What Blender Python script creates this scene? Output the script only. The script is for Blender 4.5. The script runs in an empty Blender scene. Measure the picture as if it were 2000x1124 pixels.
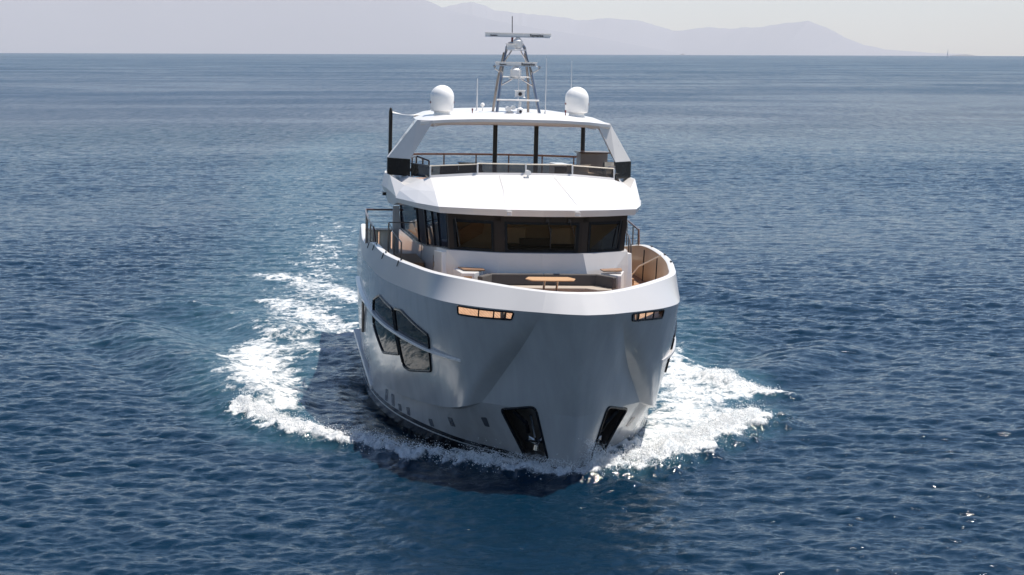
import bpy, bmesh, math, random
import numpy as np
from mathutils import Vector, Matrix
from mathutils.bvhtree import BVHTree
from mathutils.geometry import tessellate_polygon
random.seed(7); rng = np.random.default_rng(11)
scene = bpy.context.scene
COL = scene.collection
R = math.radians

# ------------------------------------------------------------------ camera
cam_d = bpy.data.cameras.new("camera"); cam = bpy.data.objects.new("camera", cam_d); COL.objects.link(cam)
cam_d.sensor_width = 36.0; cam_d.lens = 36.0 * 3889 / 2000; cam_d.clip_start = 0.5; cam_d.clip_end = 120000
CAM_H = 9.68
_pitch = math.atan((562 - 103.0) / 3889); _roll = math.atan(6 / 2000)
_f = Vector((0, math.cos(_pitch), -math.sin(_pitch))); _r = Vector((1, 0, 0)); _u = _r.cross(_f)
_r2 = math.cos(_roll) * _r + math.sin(_roll) * _u; _u2 = -math.sin(_roll) * _r + math.cos(_roll) * _u
cam.matrix_world = Matrix(((_r2.x, _u2.x, -_f.x, 0), (_r2.y, _u2.y, -_f.y, 0), (_r2.z, _u2.z, -_f.z, CAM_H), (0, 0, 0, 1)))
scene.camera = cam

# ------------------------------------------------------------------ sky, sun, exposure
SUN = Vector((0.335, 0.160, 0.928)).normalized()
SUN_EL = math.asin(SUN.z); SUN_AZ = math.atan2(SUN.x, SUN.y)
world = bpy.data.worlds.new("World"); scene.world = world; world.use_nodes = True
wn = world.node_tree.nodes; wl = world.node_tree.links
sky = wn.new('ShaderNodeTexSky'); sky.sky_type = 'NISHITA'; sky.sun_disc = False
sky.sun_elevation = SUN_EL; sky.sun_rotation = SUN_AZ; sky.air_density = 1.0; sky.dust_density = 0.35; sky.ozone_density = 4.0; sky.altitude = 0
wl.new(sky.outputs[0], wn['Background'].inputs[0]); wn['Background'].inputs[1].default_value = 0.095
sun_d = bpy.data.lights.new("sun", 'SUN'); sun = bpy.data.objects.new("sun", sun_d); COL.objects.link(sun)
sun_d.energy = 5.0; sun_d.angle = R(0.53); sun_d.color = (1.0, 0.93, 0.84)
sun.rotation_euler = SUN.to_track_quat('Z', 'Y').to_euler()
sun.location = (0, 0, 200)
scene.view_settings.view_transform = 'Standard'; scene.view_settings.look = 'None'
scene.view_settings.exposure = 0.42; scene.view_settings.gamma = 1.0; scene.view_settings.use_curve_mapping = False
scene.cycles.volume_bounces = 1
scene.cycles.max_bounces = 8

# ------------------------------------------------------------------ material helpers
def new_mat(name):
    m = bpy.data.materials.new(name); m.use_nodes = True
    nt = m.node_tree; b = nt.nodes['Principled BSDF']
    return m, nt, b
def ramp(nt, src, p0, p1, c0=(0, 0, 0, 1), c1=(1, 1, 1, 1)):
    n = nt.nodes.new('ShaderNodeValToRGB'); n.color_ramp.elements[0].position = p0; n.color_ramp.elements[1].position = p1
    n.color_ramp.elements[0].color = c0; n.color_ramp.elements[1].color = c1
    nt.links.new(src, n.inputs[0]); return n
def noise(nt, scale, detail=4, rough=.55, vec=None, dist=0):
    n = nt.nodes.new('ShaderNodeTexNoise'); n.inputs['Scale'].default_value = scale; n.inputs['Detail'].default_value = detail
    n.inputs['Roughness'].default_value = rough; n.inputs['Distortion'].default_value = dist
    if vec is not None: nt.links.new(vec, n.inputs['Vector'])
    return n
def mapping(nt, scale, coord='Object', rot=(0, 0, 0)):
    tc = nt.nodes.new('ShaderNodeTexCoord'); mp = nt.nodes.new('ShaderNodeMapping')
    mp.inputs['Scale'].default_value = scale; mp.inputs['Rotation'].default_value = rot
    nt.links.new(tc.outputs[coord], mp.inputs['Vector']); return mp.outputs[0]
def math_n(nt, op, a, b=None, c=None, clamp=False):
    n = nt.nodes.new('ShaderNodeMath'); n.operation = op; n.use_clamp = clamp
    for i, x in enumerate((a, b, c)):
        if x is None: continue
        if isinstance(x, (int, float)): n.inputs[i].default_value = x
        else: nt.links.new(x, n.inputs[i])
    return n.outputs[0]
def mixrgb(nt, fac, a, b):
    n = nt.nodes.new('ShaderNodeMix'); n.data_type = 'RGBA'
    for i, x in ((0, fac), (6, a), (7, b)):
        if isinstance(x, (int, float)): n.inputs[i].default_value = x
        elif isinstance(x, tuple): n.inputs[i].default_value = x
        else: nt.links.new(x, n.inputs[i])
    return n.outputs[2]
def paint(name, col, rough=.22, var=.05, coat=.6, metal=0.0, nscale=3.0, bump=0.0, spec=None):
    m, nt, b = new_mat(name)
    vec = mapping(nt, (1, 1, 1))
    n = noise(nt, nscale, 5, .6, vec)
    lo = tuple(c * (1 - var) for c in col) + (1,); hi = tuple(min(1, c * (1 + var)) for c in col) + (1,)
    rp = ramp(nt, n.outputs[0], .3, .7, lo, hi)
    nt.links.new(rp.outputs[0], b.inputs['Base Color'])
    rr = ramp(nt, n.outputs[0], .3, .7, (rough * .75,) * 3 + (1,), (rough * 1.3,) * 3 + (1,))
    if var > .015: nt.links.new(rr.outputs[0], b.inputs['Roughness'])
    else: b.inputs['Roughness'].default_value = rough
    if spec is not None: b.inputs['Specular IOR Level'].default_value = spec
    b.inputs['Metallic'].default_value = metal; b.inputs['Coat Weight'].default_value = coat; b.inputs['Coat Roughness'].default_value = .04
    if bump:
        n2 = noise(nt, nscale * 12, 3, .6, vec); bp = nt.nodes.new('ShaderNodeBump'); bp.inputs['Strength'].default_value = bump; bp.inputs['Distance'].default_value = .01
        nt.links.new(n2.outputs[0], bp.inputs['Height']); nt.links.new(bp.outputs[0], b.inputs['Normal'])
    return m
M = {}
M['white'] = paint('white_gelcoat', (.70, .69, .68), .3, .008, .2)
M['band'] = paint('pale_topsides', (.42, .42, .425), .3, .01, .1, spec=.35)
M['inner'] = paint('cream_bulwark_lining', (.70, .61, .50), .45, .08, .1, nscale=1.5, bump=.3)
M['greywhite'] = paint('pale_grey_gelcoat', (.60, .58, .57), .35, .03)
M['steel'] = paint('polished_steel', (.45, .43, .42), .22, .1, 0, 1.0)
M['steel_dark'] = paint('weathered_steel', (.22, .20, .19), .35, .15, 0, .7)
M['pole'] = paint('dark_grey_pole', (.035, .033, .032), .35, .1, 0, spec=.3)
M['black'] = paint('black_gloss_trim', (.008, .010, .014), .25, .2, 0, spec=.12)
M['rubber'] = paint('black_rubber', (.02, .02, .02), .6, .2, 0)
M['fabric'] = paint('charcoal_fabric', (.085, .078, .075), .85, .12, 0, nscale=14, bump=.3)
M['cushion'] = paint('taupe_cushion', (.36, .31, .26), .85, .08, 0, nscale=9, bump=.3)
M['ivory'] = paint('ivory_leather', (.74, .66, .55), .6, .06, 0, nscale=6, bump=.2)
M['railwood'] = paint('varnished_brown_rail', (.10, .052, .038), .3, .2, .3, nscale=7)
M['wicker'] = paint('brown_wicker', (.16, .085, .045), .7, .3, 0, nscale=30, bump=.6)
M['brownfab'] = paint('olive_brown_fabric', (.09, .075, .05), .9, .3, 0, nscale=12, bump=.4)
M['dome'] = paint('white_dome_plastic', (.86, .85, .83), .35, .02, .3)
M['radar'] = paint('white_radar_housing', (.80, .78, .76), .35, .04, .2)
M['red'] = paint('red_mark', (.16, .035, .04), .4, .1, 0)
M['ink'] = paint('dark_lettering', (.03, .02, .025), .4, .1, 0)
M['rope'] = paint('white_rope', (.75, .72, .66), .8, .1, 0, nscale=40)
M['sailwhite'] = paint('white_sailcloth', (.8, .8, .8), .7, .05, 0)
M['concrete'] = paint('pale_canvas', (.80, .77, .72), .8, .04, 0)

def teak_mat():
    m, nt, b = new_mat('teak_planks')
    vec = mapping(nt, (1, 1, 1))
    sep = nt.nodes.new('ShaderNodeSeparateXYZ'); nt.links.new(vec, sep.inputs[0])
    fr = math_n(nt, 'FRACT', math_n(nt, 'MULTIPLY', sep.outputs[0], 14.0))
    line = math_n(nt, 'LESS_THAN', fr, .10)
    n = noise(nt, 4, 6, .6, mapping(nt, (6, .6, 3)))
    rp = ramp(nt, n.outputs[0], .3, .7, (.30, .165, .085, 1), (.45, .27, .155, 1))
    nt.links.new(mixrgb(nt, line, rp.outputs[0], (.06, .04, .03, 1)), b.inputs['Base Color']); b.inputs['Roughness'].default_value = .55
    return m
M['teak'] = teak_mat()
def table_mat():
    m, nt, b = new_mat('honey_wood')
    n = noise(nt, 5, 6, .6, mapping(nt, (1, 9, 9)))
    rp = ramp(nt, n.outputs[0], .3, .7, (.46, .26, .13, 1), (.62, .40, .22, 1))
    nt.links.new(rp.outputs[0], b.inputs['Base Color']); b.inputs['Roughness'].default_value = .35
    return m
M['wood'] = table_mat()
M['wood_dark'] = paint('dark_brown_wood', (.26, .14, .07), .4, .15, .1, nscale=8)  # darker brown than the honey wood, for the side table tops

def hull_mat():
    """grey topsides with a boot stripe given by height above the waterline"""
    m, nt, b = new_mat('silver_grey_hull_paint')
    vec = mapping(nt, (1, 1, 1))
    sep = nt.nodes.new('ShaderNodeSeparateXYZ'); nt.links.new(vec, sep.inputs[0])
    n = noise(nt, 2.2, 6, .65, mapping(nt, (1, 1, .16)))
    rp = ramp(nt, n.outputs[0], .3, .7, HULL_LO, HULL_HI)
    z = sep.outputs[2]
    cr = nt.nodes.new('ShaderNodeValToRGB'); cr.color_ramp.interpolation = 'CONSTANT'
    els = cr.color_ramp.elements; els[0].position = 0; els[0].color = (0, 0, 0, 1)
    mr = nt.nodes.new('ShaderNodeMapRange'); mr.inputs[1].default_value = -1; mr.inputs[2].default_value = 0; nt.links.new(z, mr.inputs[0])
    els[1].position = .62; els[1].color = (0, 0, 0, 1)
    e = els.new(.70); e.color = (1, 1, 1, 1)
    e = els.new(.735); e.color = (0, 0, 0, 1)
    nt.links.new(mr.outputs[0], cr.inputs[0])
    stripe = ramp(nt, cr.outputs[0], .4, .6, (.012, .013, .016, 1), (.55, .54, .52, 1))
    above = math_n(nt, 'GREATER_THAN', z, -.15)
    nt.links.new(mixrgb(nt, above, stripe.outputs[0], rp.outputs[0]), b.inputs['Base Color'])
    b.inputs['Roughness'].default_value = .24; b.inputs['Specular IOR Level'].default_value = .35; b.inputs['Coat Weight'].default_value = .35; b.inputs['Coat Roughness'].default_value = .05
    b.inputs['Metallic'].default_value = .0
    return m
HULL_LO = (.325, .328, .335, 1); HULL_HI = (.385, .388, .395, 1)
M['hull'] = hull_mat()

def glass_mat(name, tint, thru, rough=.02, base=(.01, .01, .012, 1), spec=.5, coat=0.0):
    """tinted pane: a gloss coat over part dark body, part see-through"""
    m, nt, b = new_mat(name)
    b.inputs['Base Color'].default_value = base; b.inputs['Roughness'].default_value = rough; b.inputs['IOR'].default_value = 1.5; b.inputs['Specular IOR Level'].default_value = spec; b.inputs['Coat Weight'].default_value = coat; b.inputs['Coat Roughness'].default_value = rough
    tr = nt.nodes.new('ShaderNodeBsdfTransparent'); tr.inputs[0].default_value = tint
    n = noise(nt, 1.3, 2, .5, mapping(nt, (1, 1, 1)))
    bp = nt.nodes.new('ShaderNodeBump'); bp.inputs['Strength'].default_value = .06; bp.inputs['Distance'].default_value = .02
    nt.links.new(n.outputs[0], bp.inputs['Height']); nt.links.new(bp.outputs[0], b.inputs['Normal'])
    mx = nt.nodes.new('ShaderNodeMixShader'); fr = nt.nodes.new('ShaderNodeFresnel'); fr.inputs[0].default_value = 1.5
    f = math_n(nt, 'MULTIPLY', math_n(nt, 'SUBTRACT', 1.0, fr.outputs[0]), thru)
    nt.links.new(f, mx.inputs[0]); nt.links.new(b.outputs[0], mx.inputs[1]); nt.links.new(tr.outputs[0], mx.inputs[2])
    nt.links.new(mx.outputs[0], nt.nodes['Material Output'].inputs[0])
    return m
M['glass'] = glass_mat('dark_tinted_window', (.62, .52, .42, 1), .92)
M['glass_side'] = glass_mat('dark_mirror_window', (.1, .1, .12, 1), .10, .03, (.008, .010, .013, 1), 0.0, .55)
M['glass_flank'] = glass_mat('dark_cabin_side_glass', (.1, .1, .12, 1), .08, .04, (.014, .018, .030, 1), 0.0, .35)
M['porthole'] = paint('flush_grey_porthole', (.075, .08, .095), .18, .1, .2)
M['glass_smoke'] = glass_mat('smoked_windscreen', (.55, .48, .42, 1), .45, .04, (.07, .058, .048, 1))

# ------------------------------------------------------------------ mesh helpers (boat frame: s aft, t to the picture's right, h up)
def L(s, t, h): return Vector((t, s, h))
def link(name, verts, faces, mat, parent=None, smooth=False, mats=None):
    me = bpy.data.meshes.new(name); me.from_pydata([tuple(v) for v in verts], [], faces)
    me.materials.append(mat)
    if mats:
        for m in mats: me.materials.append(m)
    if smooth: me.polygons.foreach_set('use_smooth', [True] * len(me.polygons))
    me.update()
    o = bpy.data.objects.new(name, me); COL.objects.link(o)
    if parent is not None: o.parent = parent
    return o
class MB:
    def __init__(s): s.v = []; s.f = []
    def add(s, vs, fs):
        k = len(s.v); s.v += [Vector(v) for v in vs]; s.f += [tuple(i + k for i in f) for f in fs]; return s
    def box(s, a, b, bev=0.012):
        """chamfered box between corners a and b given as (s,t,h)"""
        lo = [min(a[i], b[i]) for i in range(3)]; hi = [max(a[i], b[i]) for i in range(3)]
        c = min(bev, min(hi[i] - lo[i] for i in range(3)) * .3)
        bm = bmesh.new(); bmesh.ops.create_cube(bm, size=1)
        for v in bm.verts:
            co = [(lo[i] + hi[i]) / 2 + (hi[i] - lo[i]) * v.co[i] for i in range(3)]
            v.co = L(*co)
        if c > 0.001: bmesh.ops.bevel(bm, geom=bm.edges[:], offset=c, segments=2, affect='EDGES', profile=.5)
        bm.verts.index_update(); s.add([v.co.copy() for v in bm.verts], [[v.index for v in f.verts] for f in bm.faces]); bm.free(); return s
    def tube(s, pts, r, n=8, r2=None, closed=False):
        """round bar along local points (already Vectors)"""
        pts = [Vector(p) for p in pts]; k = len(pts); rings = []
        for i, p in enumerate(pts):
            a = pts[(i - 1) % k] if (closed or i > 0) else p; b = pts[(i + 1) % k] if (closed or i < k - 1) else p
            d = (b - a).normalized(); up = Vector((0, 0, 1)) if abs(d.z) < .9 else Vector((0, 1, 0))
            x = d.cross(up).normalized(); y = d.cross(x).normalized()
            rr = r if r2 is None else r + (r2 - r) * i / max(1, k - 1)
            rings.append([p + (x * math.cos(2 * math.pi * j / n) + y * math.sin(2 * math.pi * j / n)) * rr for j in range(n)])
        vs = [v for ring in rings for v in ring]; fs = []
        for i in range(k if closed else k - 1):
            i2 = (i + 1) % k
            for j in range(n): fs.append((i * n + j, i * n + (j + 1) % n, i2 * n + (j + 1) % n, i2 * n + j))
        if not closed: fs += [tuple(range(n))[::-1], tuple((k - 1) * n + j for j in range(n))]
        return s.add(vs, fs)
    def lathe(s, c, prof, n=24):
        """revolve (radius, height) about a vertical axis through local Vector c"""
        vs = []; fs = []
        for (r, z) in prof: vs += [c + Vector((r * math.cos(2 * math.pi * j / n), r * math.sin(2 * math.pi * j / n), z)) for j in range(n)]
        for i in range(len(prof) - 1):
            for j in range(n): fs.append((i * n + j, i * n + (j + 1) % n, (i + 1) * n + (j + 1) % n, (i + 1) * n + j))
        fs.append(tuple(range(n))[::-1]); fs.append(tuple((len(prof) - 1) * n + j for j in range(n)))
        return s.add(vs, fs)
    def loft(s, A, B, cap=True):
        """solid between two equal rings of (s,t,h)"""
        n = len(A); vs = [L(*p) for p in A] + [L(*p) for p in B]
        fs = [(j, (j + 1) % n, n + (j + 1) % n, n + j) for j in range(n)]
        if cap: fs += [tuple(range(n))[::-1], tuple(range(n, 2 * n))]
        return s.add(vs, fs)
    def build(s, name, mat, parent=None, smooth=False, bevel=0.0, sharp=35):
        o = link(name, s.v, s.f, mat, parent)
        bm = bmesh.new(); bm.from_mesh(o.data); bmesh.ops.recalc_face_normals(bm, faces=bm.faces)
        if bevel: 
            es = [e for e in bm.edges if len(e.link_faces) == 2 and e.calc_face_angle(0) > R(20)]
            bmesh.ops.bevel(bm, geom=es, offset=bevel, segments=2, affect='EDGES', profile=.5, clamp_overlap=True)
        for f in bm.faces: f.smooth = smooth
        if smooth:
            for e in bm.edges: e.smooth = not (len(e.link_faces) != 2 or e.calc_face_angle(0) > R(sharp))
        bm.to_mesh(o.data); bm.free(); o.data.update(); return o
def empty(name, label=None, cat=None, group=None, parent=None):
    o = bpy.data.objects.new(name, None); o.empty_display_size = .3; COL.objects.link(o)
    if parent is not None: o.parent = parent
    if label: o['label'] = label
    if cat: o['category'] = cat
    if group: o['group'] = group
    return o
def tag(o, label=None, cat=None, group=None, kind=None):
    for k, v in (('label', label), ('category', cat), ('group', group), ('kind', kind)):
        if v: o[k] = v
    return o
def mir(p): return (p[0], -p[1], p[2])

# ------------------------------------------------------------------ the yacht's hull lines
# key columns: K1, K2, mids (w=1/3,2/3 optional), K3, K4 as (s,t,h)
COLS=[
 ((1.30,0,-.5),(.95,0,1.1),None,(0,0,3.55),(.84,0,3.92)),
 ((1.42,.16,-.5),(1.06,.22,1.11),None,(.035,.17,3.55),(.855,.14,3.92)),
 ((2.40,.68,-.5),(2.00,1.14,1.12),None,(.21,.62,3.55),(.95,.50,3.92)),
 ((3.60,1.08,-.5),(3.00,1.89,1.08),((2.16,1.42,2.05),(1.22,1.10,2.88)),(.48,.92,3.54),(1.10,.74,3.92)),
 ((4.40,1.58,-.5),(3.25,2.20,.96),None,(1.05,1.42,3.51),(1.55,1.14,3.92)),
 ((5.20,2.05,-.5),(3.90,2.45,.80),None,(1.72,2.05,3.49),(2.13,1.60,3.93)),
 ((6.20,2.52,-.5),(5.20,2.74,.62),None,(2.70,2.62,3.46),(2.95,2.16,3.95)),
 ((7.70,3.06,-.5),(6.90,3.12,.46),None,(4.30,3.08,3.41),(4.30,2.90,3.97)),
 ((9.30,3.44,-.5),(8.50,3.50,.40),None,(6.30,3.46,3.37),(6.30,3.38,3.97)),
 ((11.0,3.68,-.5),(10.2,3.78,.44),None,(8.70,3.82,3.34),(8.70,3.76,3.97)),
 ((13.0,3.82,-.5),(12.6,3.95,.60),None,(12.2,3.96,3.30),(12.2,3.90,3.95)),
 ((15.5,3.84,-.5),(15.3,3.95,.75),None,(15.2,3.92,3.22),(14.6,3.86,3.70)),
 ((20.,3.62,-.5),(20.,3.72,.90),None,(20.,3.68,3.10),(20.,3.64,3.35)),
 ((26.,3.20,-.5),(26.,3.35,.95),None,(26.,3.35,3.05),(26.,3.3,3.3)),
]
def catmull(P,u,mirror=False):
    P=np.asarray(P,float);n=len(P)-1
    u=np.clip(u,0,n);i=np.minimum(u.astype(int),n-1);f=(u-i)[:,None]
    Q=np.vstack([2*P[0]-P[1],P,2*P[-1]-P[-2]])
    if mirror: Q[0]=P[1]*np.array([1,-1,1])
    a,b,c,d=Q[i],Q[i+1],Q[i+2],Q[i+3]
    # chord-limited tangents
    l0=np.linalg.norm(b-a,axis=1)[:,None]+1e-9;l1=np.linalg.norm(c-b,axis=1)[:,None]+1e-9;l2=np.linalg.norm(d-c,axis=1)[:,None]+1e-9
    m1=((b-a)/l0*l1+(c-b)/l1*l0)/(l0+l1)*l1;m2=((c-b)/l1*l2+(d-c)/l2*l1)/(l1+l2)*l1
    f2=f*f;f3=f2*f
    return (2*f3-3*f2+1)*b+(f3-2*f2+f)*m1+(-2*f3+3*f2)*c+(f3-f2)*m2
def keyline(name,reg):
    out=[]
    rng=range(0,4) if reg==0 else range(3,len(COLS))
    for i in rng:
        k1,k2,m,k3,k4=[np.array(x,float) if x is not None else None for x in COLS[i]]
        if name=='K0': v=k1+np.array([.5,0,-1.3]);v[1]*=.75
        elif name=='K1': v=k1
        elif name=='K2': v=k2
        elif name=='K3': v=k3
        elif name=='K4': v=k4
        else:
            w={'M1':1/3,'M2':2/3}[name]
            if m is not None: v=m[0] if name=='M1' else m[1]
            else:
                v=k2+(k3-k2)*w
                if i>3: v=v+np.array([-.04,.06,0])*min(1,(i-3)/4)
                elif i==2: v=v+(np.array(COLS[3][2][0 if name=='M1' else 1])-(np.array(COLS[3][1])+(np.array(COLS[3][3])-np.array(COLS[3][1]))*w))*.45
        out.append(v)
    return np.array(out)
def patch(kind,reg,nu,nv):
    """grid (nv+1,nu+1,3) of (s,t,h); kind 'low' K1..K2, 'up' K2..K3, 'band' K3..K4, 'under' K0..K1"""
    n=3 if reg==0 else len(COLS)-4
    # parameter spacing: even in key index
    u=np.linspace(0,n,nu+1)
    if kind=='up':
        L=[catmull(keyline(k,reg),u,reg==0) for k in ('K2','M1','M2','K3')]
        g=np.array(L);v=np.linspace(0,3,nv+1)
        out=np.zeros((nv+1,nu+1,3))
        for j in range(nu+1): out[:,j]=catmull(g[:,j],v)
        return out
    a,b={'low':('K1','K2'),'band':('K3','K4'),'under':('K0','K1'),'step':('K2','K2')}[kind]
    A=catmull(keyline(a,reg),u,reg==0);B=catmull(keyline(b,reg),u,reg==0)
    if kind=='low' and reg==1:
        k=np.clip(u/1.6,0,1)[:,None]*np.clip((n-u)/2,0,1)[:,None]; B=B+k*np.array([.06,-.16,-.04])
    if kind=='step':
        A=catmull(keyline('K2',reg),u); k=np.clip(u/1.6,0,1)[:,None]*np.clip((n-u)/2,0,1)[:,None]; B=A+k*np.array([.06,-.16,-.04])
    v=np.linspace(0,1,nv+1)[:,None,None]
    return A[None]*(1-v)+B[None]*v


YACHT_M = Matrix.Translation((1.574, 43.537, 0.38)) @ Matrix.Rotation(R(8.0), 4, 'Z') @ Matrix.Rotation(R(1.15), 4, 'Y')
yacht = empty('motor_yacht', 'large white and silver grey motor yacht steaming bow first through foam, radar mast on top', 'yacht')
yacht.matrix_world = YACHT_M
def aboard(o, s, t, h, rz=0):
    """a loose thing standing on the yacht: top level, placed in the yacht's frame"""
    o.matrix_world = YACHT_M @ Matrix.Translation(L(s, t, h)) @ Matrix.Rotation(rz, 4, 'Z'); return o

def inside(poly, x, y):
    c = False; n = len(poly)
    for i in range(n):
        x1, y1 = poly[i]; x2, y2 = poly[(i + 1) % n]
        if (y1 > y) != (y2 > y) and x < (x2 - x1) * (y - y1) / (y2 - y1) + x1: c = not c
    return c
HAWSE = [(1.50, 1.00), (.90, 1.20), (.82, 1.15), (.50, -.02), (.60, -.10), (.88, -.17)]     # (t, h)
VENT = {-1: [(2.56, 3.42), (1.46, 3.46), (1.49, 3.28), (2.54, 3.21)], 1: [(2.16, 3.45), (1.20, 3.475), (1.23, 3.30), (2.14, 3.24)]}
sg_now = 1
def grid_faces(mb, g, cut=None, sgn=1):
    nv, nu = g.shape[0] - 1, g.shape[1] - 1
    vs = [L(p[0], p[1] * sgn, p[2]) for row in g for p in row]; fs = []
    for j in range(nv):
        for i in range(nu):
            q = (j * (nu + 1) + i, j * (nu + 1) + i + 1, (j + 1) * (nu + 1) + i + 1, (j + 1) * (nu + 1) + i)
            if cut:
                c = (g[j, i] + g[j, i + 1] + g[j + 1, i + 1] + g[j + 1, i]) / 4
                if cut(c): continue
            fs.append(q if sgn > 0 else q[::-1])
    mb.add(vs, fs)
def hcut(c):
    return (c[0] < 3.6 and inside(HAWSE, c[1], c[2])) or (c[0] < 4.2 and inside(VENT[sg_now], c[1], c[2]))
hull_mb = MB()
for sg in (-1, 1):
    sg_now = sg
    for kind, nv in (('under', 3), ('low', 44), ('step', 2), ('up', 90)):
        for reg, nu in ((0, 90), (1, 330)):
            grid_faces(hull_mb, patch(kind, reg, nu, nv), hcut, sg)
# transom
tr = [COLS[-1][0], COLS[-1][1], COLS[-1][3]]; tr = [(26, tr[0][1] * .75, -1.8)] + [tuple(x) for x in tr]
hull_mb.add([L(*p) for p in tr] + [L(*mir(p)) for p in tr[::-1]], [tuple(range(2 * len(tr)))])
hull = link('hull', hull_mb.v, hull_mb.f, M['hull'], yacht, smooth=True)
HB = BVHTree.FromPolygons([v[:] for v in hull_mb.v], hull_mb.f)
# uncut skin used only to find where fittings sit
sk = MB()
for sg in (-1, 1):
    for kind, nv in (('low', 14), ('up', 30)):
        for reg, nu in ((0, 30), (1, 130)): grid_faces(sk, patch(kind, reg, nu, nv), None, sg)
SK = BVHTree.FromPolygons([v[:] for v in sk.v], sk.f)
def on_front(t, h, off=0.0):
    """skin point seen from ahead at (t, h); positive off stands proud"""
    hit = SK.ray_cast(Vector((t, -20, h)), Vector((0, 1, 0)))
    n = hit[1]; n = n if n.y < 0 else -n
    return hit[0] + n * off
def on_side(s, h, sg, off=0.0):
    hit = SK.ray_cast(Vector((sg * 20, s, h)), Vector((-sg, 0, 0)))
    n = hit[1]; n = n if n.x * sg > 0 else -n
    return hit[0] + n * off
def densify(poly, step=.08):
    out = []
    for i in range(len(poly)):
        a = Vector(poly[i]); b = Vector(poly[(i + 1) % len(poly)]); k = max(1, int((b - a).length / step))
        out += [a.lerp(b, j / k) for j in range(k)]
    return out
def round_poly(poly, r, n=4):
    out = []
    k = len(poly)
    for i in range(k):
        p = Vector(poly[i]); a = Vector(poly[i - 1]) - p; b = Vector(poly[(i + 1) % k]) - p
        ra = min(r, a.length * .4); rb = min(r, b.length * .4)
        pa = p + a.normalized() * ra; pb = p + b.normalized() * rb
        for j in range(n + 1):
            u = j / n; out.append((1 - u) ** 2 * pa + 2 * u * (1 - u) * p + u * u * pb)
    return out
def patch_on(poly, fn, off, step=.12):
    """panel following the skin inside a 2-D outline"""
    bm = bmesh.new(); vs = [bm.verts.new((p[0], p[1], 0)) for p in poly]; bm.faces.new(vs)
    bmesh.ops.triangulate(bm, faces=bm.faces[:])
    for _ in range(5):
        es = [e for e in bm.edges if e.calc_length() > step * 2]
        if not es: break
        bmesh.ops.subdivide_edges(bm, edges=es, cuts=1); bmesh.ops.triangulate(bm, faces=[f for f in bm.faces if len(f.verts) > 3])
    bm.verts.index_update()
    V = [fn(v.co.x, v.co.y, off) for v in bm.verts]; F = [[v.index for v in f.verts] for f in bm.faces]; bm.free()
    return MB().add(V, F)

# bulwark: white band outside, cap rail and lining inside
for sg in (-1, 1):
    pass
bw = MB(); cap = MB(); lin = MB()
DECK = 3.05
def offset_in(line, d):
    out = line.copy(); t = np.gradient(line, axis=0); n = np.stack([t[:, 1], -t[:, 0]], 1); n /= np.linalg.norm(n, axis=1)[:, None] + 1e-9
    out[:, 0] += n[:, 0] * d; out[:, 1] += n[:, 1] * d; return out
K4L = np.vstack([catmull(keyline('K4', 0), np.linspace(0, 3, 61), True)[:-1], catmull(keyline('K4', 1), np.linspace(0, len(COLS) - 4, 181))])
IN4 = offset_in(K4L, .17); IN4[0, 1] = 0
HL = []          # hull outline at deck height, the deck and lining stay inside it
for reg, nu in ((0, 60), (1, 180)):
    g = patch('up', reg, nu, 40)
    for j in range(nu + (reg == 1)):
        col = g[:, j]; o_ = np.argsort(col[:, 2]); HL.append([np.interp(3.03, col[o_, 2], col[o_, k]) for k in (0, 1)] + [DECK])
HL = offset_in(np.array(HL), .09); HL[0, 1] = 0; HL[:, 1] = np.maximum(HL[:, 1], 0)
for sg in (-1, 1):
    for reg, nu in ((0, 40), (1, 180)): grid_faces(bw, patch('band', reg, nu, 8), None, sg)
    o_ = K4L.copy(); i_ = IN4.copy(); m1 = o_ * .75 + i_ * .25; m2 = o_ * .25 + i_ * .75; m1[:, 2] += .028; m2[:, 2] += .028
    grid_faces(cap, np.array([o_, m1, m2, i_]), None, sg)
    low = offset_in(K4L, .20); low[0, 1] = 0; low[:, 2] = DECK; low[:, 0] = np.where(low[:, 0] < 6, np.maximum(low[:, 0], HL[:, 0]), low[:, 0]); low[:, 1] = np.minimum(low[:, 1], HL[:, 1])
    g = np.array([i_ * (1 - w) + low * w for w in np.linspace(0, 1, 14)])
    grid_faces(lin, g, lambda c: (c[0] < 4.2 and c[2] < 3.62 and .95 < c[1] < 2.75 and c[2] > 3.07), sg)
link('bulwark', bw.v, bw.f, M['band'], yacht, smooth=True)
link('cap_rail', cap.v, cap.f, M['white'], yacht, smooth=True)
link('bulwark_lining', lin.v, lin.f, M['inner'], yacht, smooth=True)
dk = HL
dkm = MB(); n_ = len(dk)
dkm.add([L(p[0], -p[1], DECK) for p in dk] + [L(p[0], p[1], DECK) for p in dk], [(i, i + 1, n_ + i + 1, n_ + i) for i in range(n_ - 1)])
dkm.build('teak_deck', M['teak'], yacht)

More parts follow.
